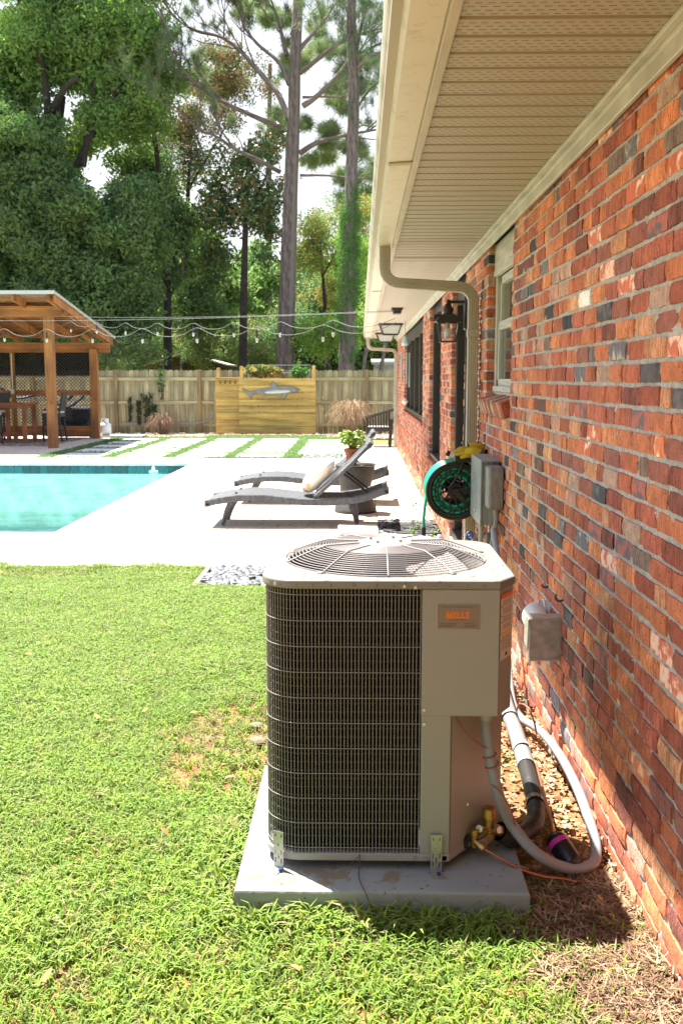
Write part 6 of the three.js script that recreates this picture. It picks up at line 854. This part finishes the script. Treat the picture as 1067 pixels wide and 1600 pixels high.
tree('dark_oak', 'dark slim trunked tree behind the fence right of the pergola', mBarkDark, [[[ground([-7.337, 0.39, -38]), [-7.27, 3.273, -38], [-7.252, 6.099, -38], [-7.425, 8.869, -38], [-7.617, 10.687, -38]], 0.2, 0.08], [[[-7.256, 4.928, -38], [-7.984, 5.633, -38], [-8.582, 5.751, -38]], 0.07, 0.03], [[[-7.239, 5.632, -38], [-6.643, 6.563, -38], [-6.266, 7.488, -38]], 0.07, 0.03], [[[-7.242, 4.457, -38], [-6.882, 5.21, -38.5], [-6.473, 5.497, -39]], 0.05, 0.02]], SP.oak, mLeaf, crownList([[[-7.752, 7.771, -38.3], 1.2, 2.2, 1.3, 24], [[-6.705, 6.217, -39], 1.3, 1.7, 1.3, 18], [[-8.507, 3.778, -38.5], 1, 1.4, 1.2, 16], [[-6.245, 4.532, -39], 1.2, 1.4, 1.3, 14], [[-8.965, 8.949, -39], 0.9, 0.9, 0.9, 7], [[-8.218, 9.532, -39], 0.7, 0.7, 0.9, 4]], 50, gcol(0.075, 0.14, 0.032), 1));
tree('reddish_leaved_tree', 'sparse tree with small reddish brown leaves left of the tall pine', mBarkDark, [[[ground([-7.23, 0.298, -41]), [-7.164, 3.408, -41], [-6.971, 7.708, -41], [-6.692, 11.401, -41]], 0.16, 0.06], [[[-6.946, 8.949, -41], [-5.683, 10.909, -41], [-4.903, 12.12, -41]], 0.06, 0.02], [[[-6.961, 8.206, -41], [-7.866, 10.184, -41]], 0.06, 0.02]], SP.small, mLeaf, crownList([[[-6.687, 11.644, -41], 2.2, 1.7, 1.6, 26], [[-5.002, 13.858, -42], 2, 1.2, 1.5, 15], [[-7.604, 10.429, -41], 1.2, 1.3, 1.2, 10], [[-7.069, 13.869, -42], 1.4, 1, 1.2, 9]], 44, () => R() < 0.45 ? gcol(0.13, 0.075, 0.035)() : gcol(0.075, 0.10, 0.03)(), 1.1));
tree('magnolia', 'glossy dark magnolia with upright dark trunk beside the tall pine', mBarkDark, [[[ground([-4.477, 0.391, -38]), [-4.422, 2.795, -38], [-4.337, 5.626, -38], [-4.235, 7.942, -38], [-4.089, 10.22, -38]], 0.19, 0.07], [[[-4.268, 7.251, -38], [-5.064, 8.174, -38], [-5.523, 9.091, -38]], 0.06, 0.02], [[[-4.265, 7.482, -38], [-3.634, 8.627, -38], [-3.271, 9.537, -38]], 0.06, 0.02]], SP.glossy, mat({ color: rgb(1, 1, 1), roughness: 0.3, side: THREE.DoubleSide, transmission: 0.2, thickness: 0 }), crownList([[[-4.26, 8.685, -38.3], 1.4, 1.5, 1.4, 18], [[-5.134, 8.029, -38.5], 1, 1.2, 1.2, 10], [[-5.348, 9.65, -38.5], 1.1, 1, 1.2, 11], [[-3.797, 10.125, -38.6], 0.9, 0.9, 1.1, 9], [[-5.722, 6.214, -39], 0.9, 1.3, 1.2, 10], [[-3.75, 6.925, -39], 0.7, 1.1, 1, 6]], 26, () => R() < 0.14 ? gcol(0.16, 0.10, 0.03)() : gcol(0.06, 0.105, 0.035)(), 1));
tree('yellow_leaved_tree', 'yellowing thin branched tree between the two pines', mBarkDark, [[[ground([-1.335, 0.302, -41]), [-1.331, 2.377, -41], [-1.506, 5.437, -41], [-1.705, 7.693, -41]], 0.13, 0.04], [[[-1.505, 5.689, -41], [-.86, 6.943, -41], [-.732, 8.187, -41]], 0.05, 0.02], [[[-1.555, 6.444, -41], [-2.142, 7.445, -41]], 0.05, 0.02]], SP.small, mLeaf, crownList([[[-1.758, 7.195, -41], 1.1, 1.8, 1.2, 18], [[-.096, 8.347, -42], 1.1, 2, 1.2, 12], [[-1.412, 4.754, -42], 1, 1.2, 1.2, 10]], 44, () => R() < 0.4 ? gcol(0.24, 0.2, 0.05)() : gcol(0.12, 0.2, 0.04)(), 1));
tree('bright_maple', 'bright yellow green young tree behind the fence near house corner', mBark, [[[ground([0.049, 0.455, -36]), [0.158, 2.275, -36], [0.609, 3.624, -36]], 0.1, 0.05], [[ground([0.578, 0.455, -36]), [0.798, 2.275, -36], [1.109, 3.623, -36]], 0.1, 0.05]], SP.small, mLeaf, crownList([[[-1.345, 3.2, -36.5], 0.7, 0.9, 0.8, 12], [[0.277, 3.221, -37], 1, 0.9, 0.9, 14], [[0.88, 4.21, -38], 0.9, 1.2, 1, 12], [[0.039, 5.831, -40], 1.2, 1.5, 1.2, 14]], 46, gcol(0.16, 0.27, 0.04), 1));
tree('far_pine', 'hazy pine with fine needles far behind the tall pine', mBark, [[[ground([-5.033, -.126, -55]), [-4.921, 11.461, -55], [-4.79, 17.978, -55]], 0.25, 0.1]], needleTuft, mNeedle, crownList([[[-4.883, 15.397, -55], 4.5, 2.2, 2, 15], [[-1.519, 14.971, -56], 3.5, 2.5, 2, 13], [[-.121, 11.218, -52], 2.6, 1.8, 2, 11], [[-7.363, 17.636, -56], 3, 1.5, 2, 12], [[-.83, 18.58, -56], 3, 1.8, 2, 10], [[-3.284, 19.229, -57], 3.2, 2, 2, 9], [[-5.704, 21.221, -57], 4, 1.6, 2, 9]], 40, gcol(0.15, 0.2, 0.085), 1.9));
tree('broad_green_tree', 'leafy green tree far behind between oak and magnolia', mBarkDark, [[[ground([-7.476, 0.085, -48]), [-7.219, 5.814, -48], [-7.016, 8.756, -48]], 0.2, 0.08]], SP.big, mLeaf, crownList([[[-7.967, 6.408, -48], 2.6, 3.0, 2, 20], [[-5.674, 5.293, -49], 2.6, 2.4, 2, 18], [[-4.197, 6.602, -50], 2.2, 2.4, 2, 12], [[-9.646, 8.016, -49], 2.2, 3, 2, 14]], 30, gcol(0.11, 0.19, 0.045), 1));
tree('rounded_green_tree', 'rounded dark green tree low behind the fence between the two pines', mBarkDark, [[[ground([-2.052, 0.21, -44]), [-2.04, 3.54, -44]], 0.2, 0.1]], SP.oak, mLeaf, crownList([[[-1.996, 2.822, -43], 1.9, 1.3, 1.4, 36], [[-.987, 4.843, -47], 1.8, 2, 1.5, 20], [[1.055, 6.471, -46], 1.4, 2.4, 1.5, 18]], 50, gcol(0.07, 0.14, 0.04), 1.1));
{ // the wood beyond, one mass
  const l = crownList([[[-30, 4.5, -62], 9, 4.5, 3, 70], [[-18, 4, -60], 7, 4.5, 3, 80], [[-8, 4, -62], 7, 4.5, 3, 80], [[2, 4, -60], 7, 5, 3, 80], [[14, 5, -60], 9, 6, 3, 60], [[-24, 9, -66], 8, 4, 3, 26], [[-13, 8.5, -66], 6, 3, 3, 8], [[-3, 8, -66], 6, 3, 3, 8]], 40, () => R() < 0.2 ? gcol(0.26, 0.28, 0.09)() : gcol(0.13, 0.21, 0.07)(), 1.7);
  tag(scatter('woodland', SP.big, mLeaf, l), 'hazy green wood filling the gaps far beyond the fence', 'woods', null, 'stuff');
  const u = crownList([[[-7.642, 2.218, -33], 1.6, 0.6, 0.6, 12], [[-6.696, 2.736, -40], 2.4, 0.9, 1, 20], [[-4.151, 2.357, -40], 1.5, 0.6, 1, 12], [[-3.994, 3.541, -44], 1.6, 1.2, 1, 12], [[-9.759, 2.219, -33], 2, 0.7, 0.6, 14]], 40, () => R() < 0.25 ? gcol(0.2, 0.21, 0.07)() : gcol(0.085, 0.15, 0.035)(), 1);
  tag(scatter('understory', SP.small, mLeaf, u), 'shrubby undergrowth showing just above the fence top', 'undergrowth', null, 'stuff');
}
{ // shed and white outbuilding behind the fence
  const c = [-7.27, 1.603, -42], s = thing('garden_shed', 'brown garden shed with pale roof edge behind the fence', 'shed', [c[0], 0, c[2]]), m = mat({ color: rgb(0.22, 0.19, 0.14), roughness: 0.9, map: tGreyWood });
  obj('wall', muv(box(3.4, 2.1, 3, [c[0], 1.05, c[2] - 1.5])), m, s); obj('roof', [span([c[0] - 1.75, 2.12, c[2] - 1.4], [c[0] - 0.1, 2.62, c[2] - 1.4], 3.4, 0.06), span([c[0] - 0.1, 2.62, c[2] - 1.4], [c[0] + 1.75, 2.12, c[2] - 1.4], 3.4, 0.06)], mat({ color: rgb(0.6, 0.6, 0.58), roughness: 0.5 }), s); const gb = new THREE.Shape([[-1.7, 0], [1.7, 0], [-0.1, 0.5]].map((p) => new THREE.Vector2(...p))); obj('gable', place(new THREE.ExtrudeGeometry(gb, { depth: 0.05, bevelEnabled: false }), [c[0], 2.1, c[2] - 0.05]), m, s);
  const d = [1.04, 2.104, -40], w = thing('white_outbuilding', 'white outbuilding glimpsed over the fence by the house corner', 'building', [d[0], 0, d[2]]), mw = mat({ color: rgb(0.78, 0.78, 0.77), roughness: 0.7, map: tGrain });
  obj('wall', muv(box(2.2, 2.2, 2, [d[0] + 0.6, 1.1, d[2] - 1])), mw, w); obj('roof', [rbox(2.4, 0.08, 2.3, [d[0] + 0.6, 2.24, d[2] - 1], [0.08, 0, 0])], mat({ color: rgb(0.6, 0.6, 0.6), roughness: 0.6 }), w);
}

// trees behind the photographer: they keep the open sky off the side of things that faces the camera
for (const [x, z, h, l] of [[-5.5, 8.5, 8, 'broad tree behind the photographer on the lawn side, outside the frame'], [1.5, 9.5, 9, 'broad tree behind the photographer on the house side, outside the frame']])
  tree('shade_tree', l, mBarkDark, [[[[x, 0, z], [x + 0.1, h * 0.4, z], [x, h * 0.8, z]], 0.25, 0.1]], SP.big, mLeaf, crownList([[[x, h * 0.55, z], 3.6, h * 0.5, 1.6, 90]], 24, gcol(0.06, 0.11, 0.03), 1.6));

renderer.render(scene, camera);
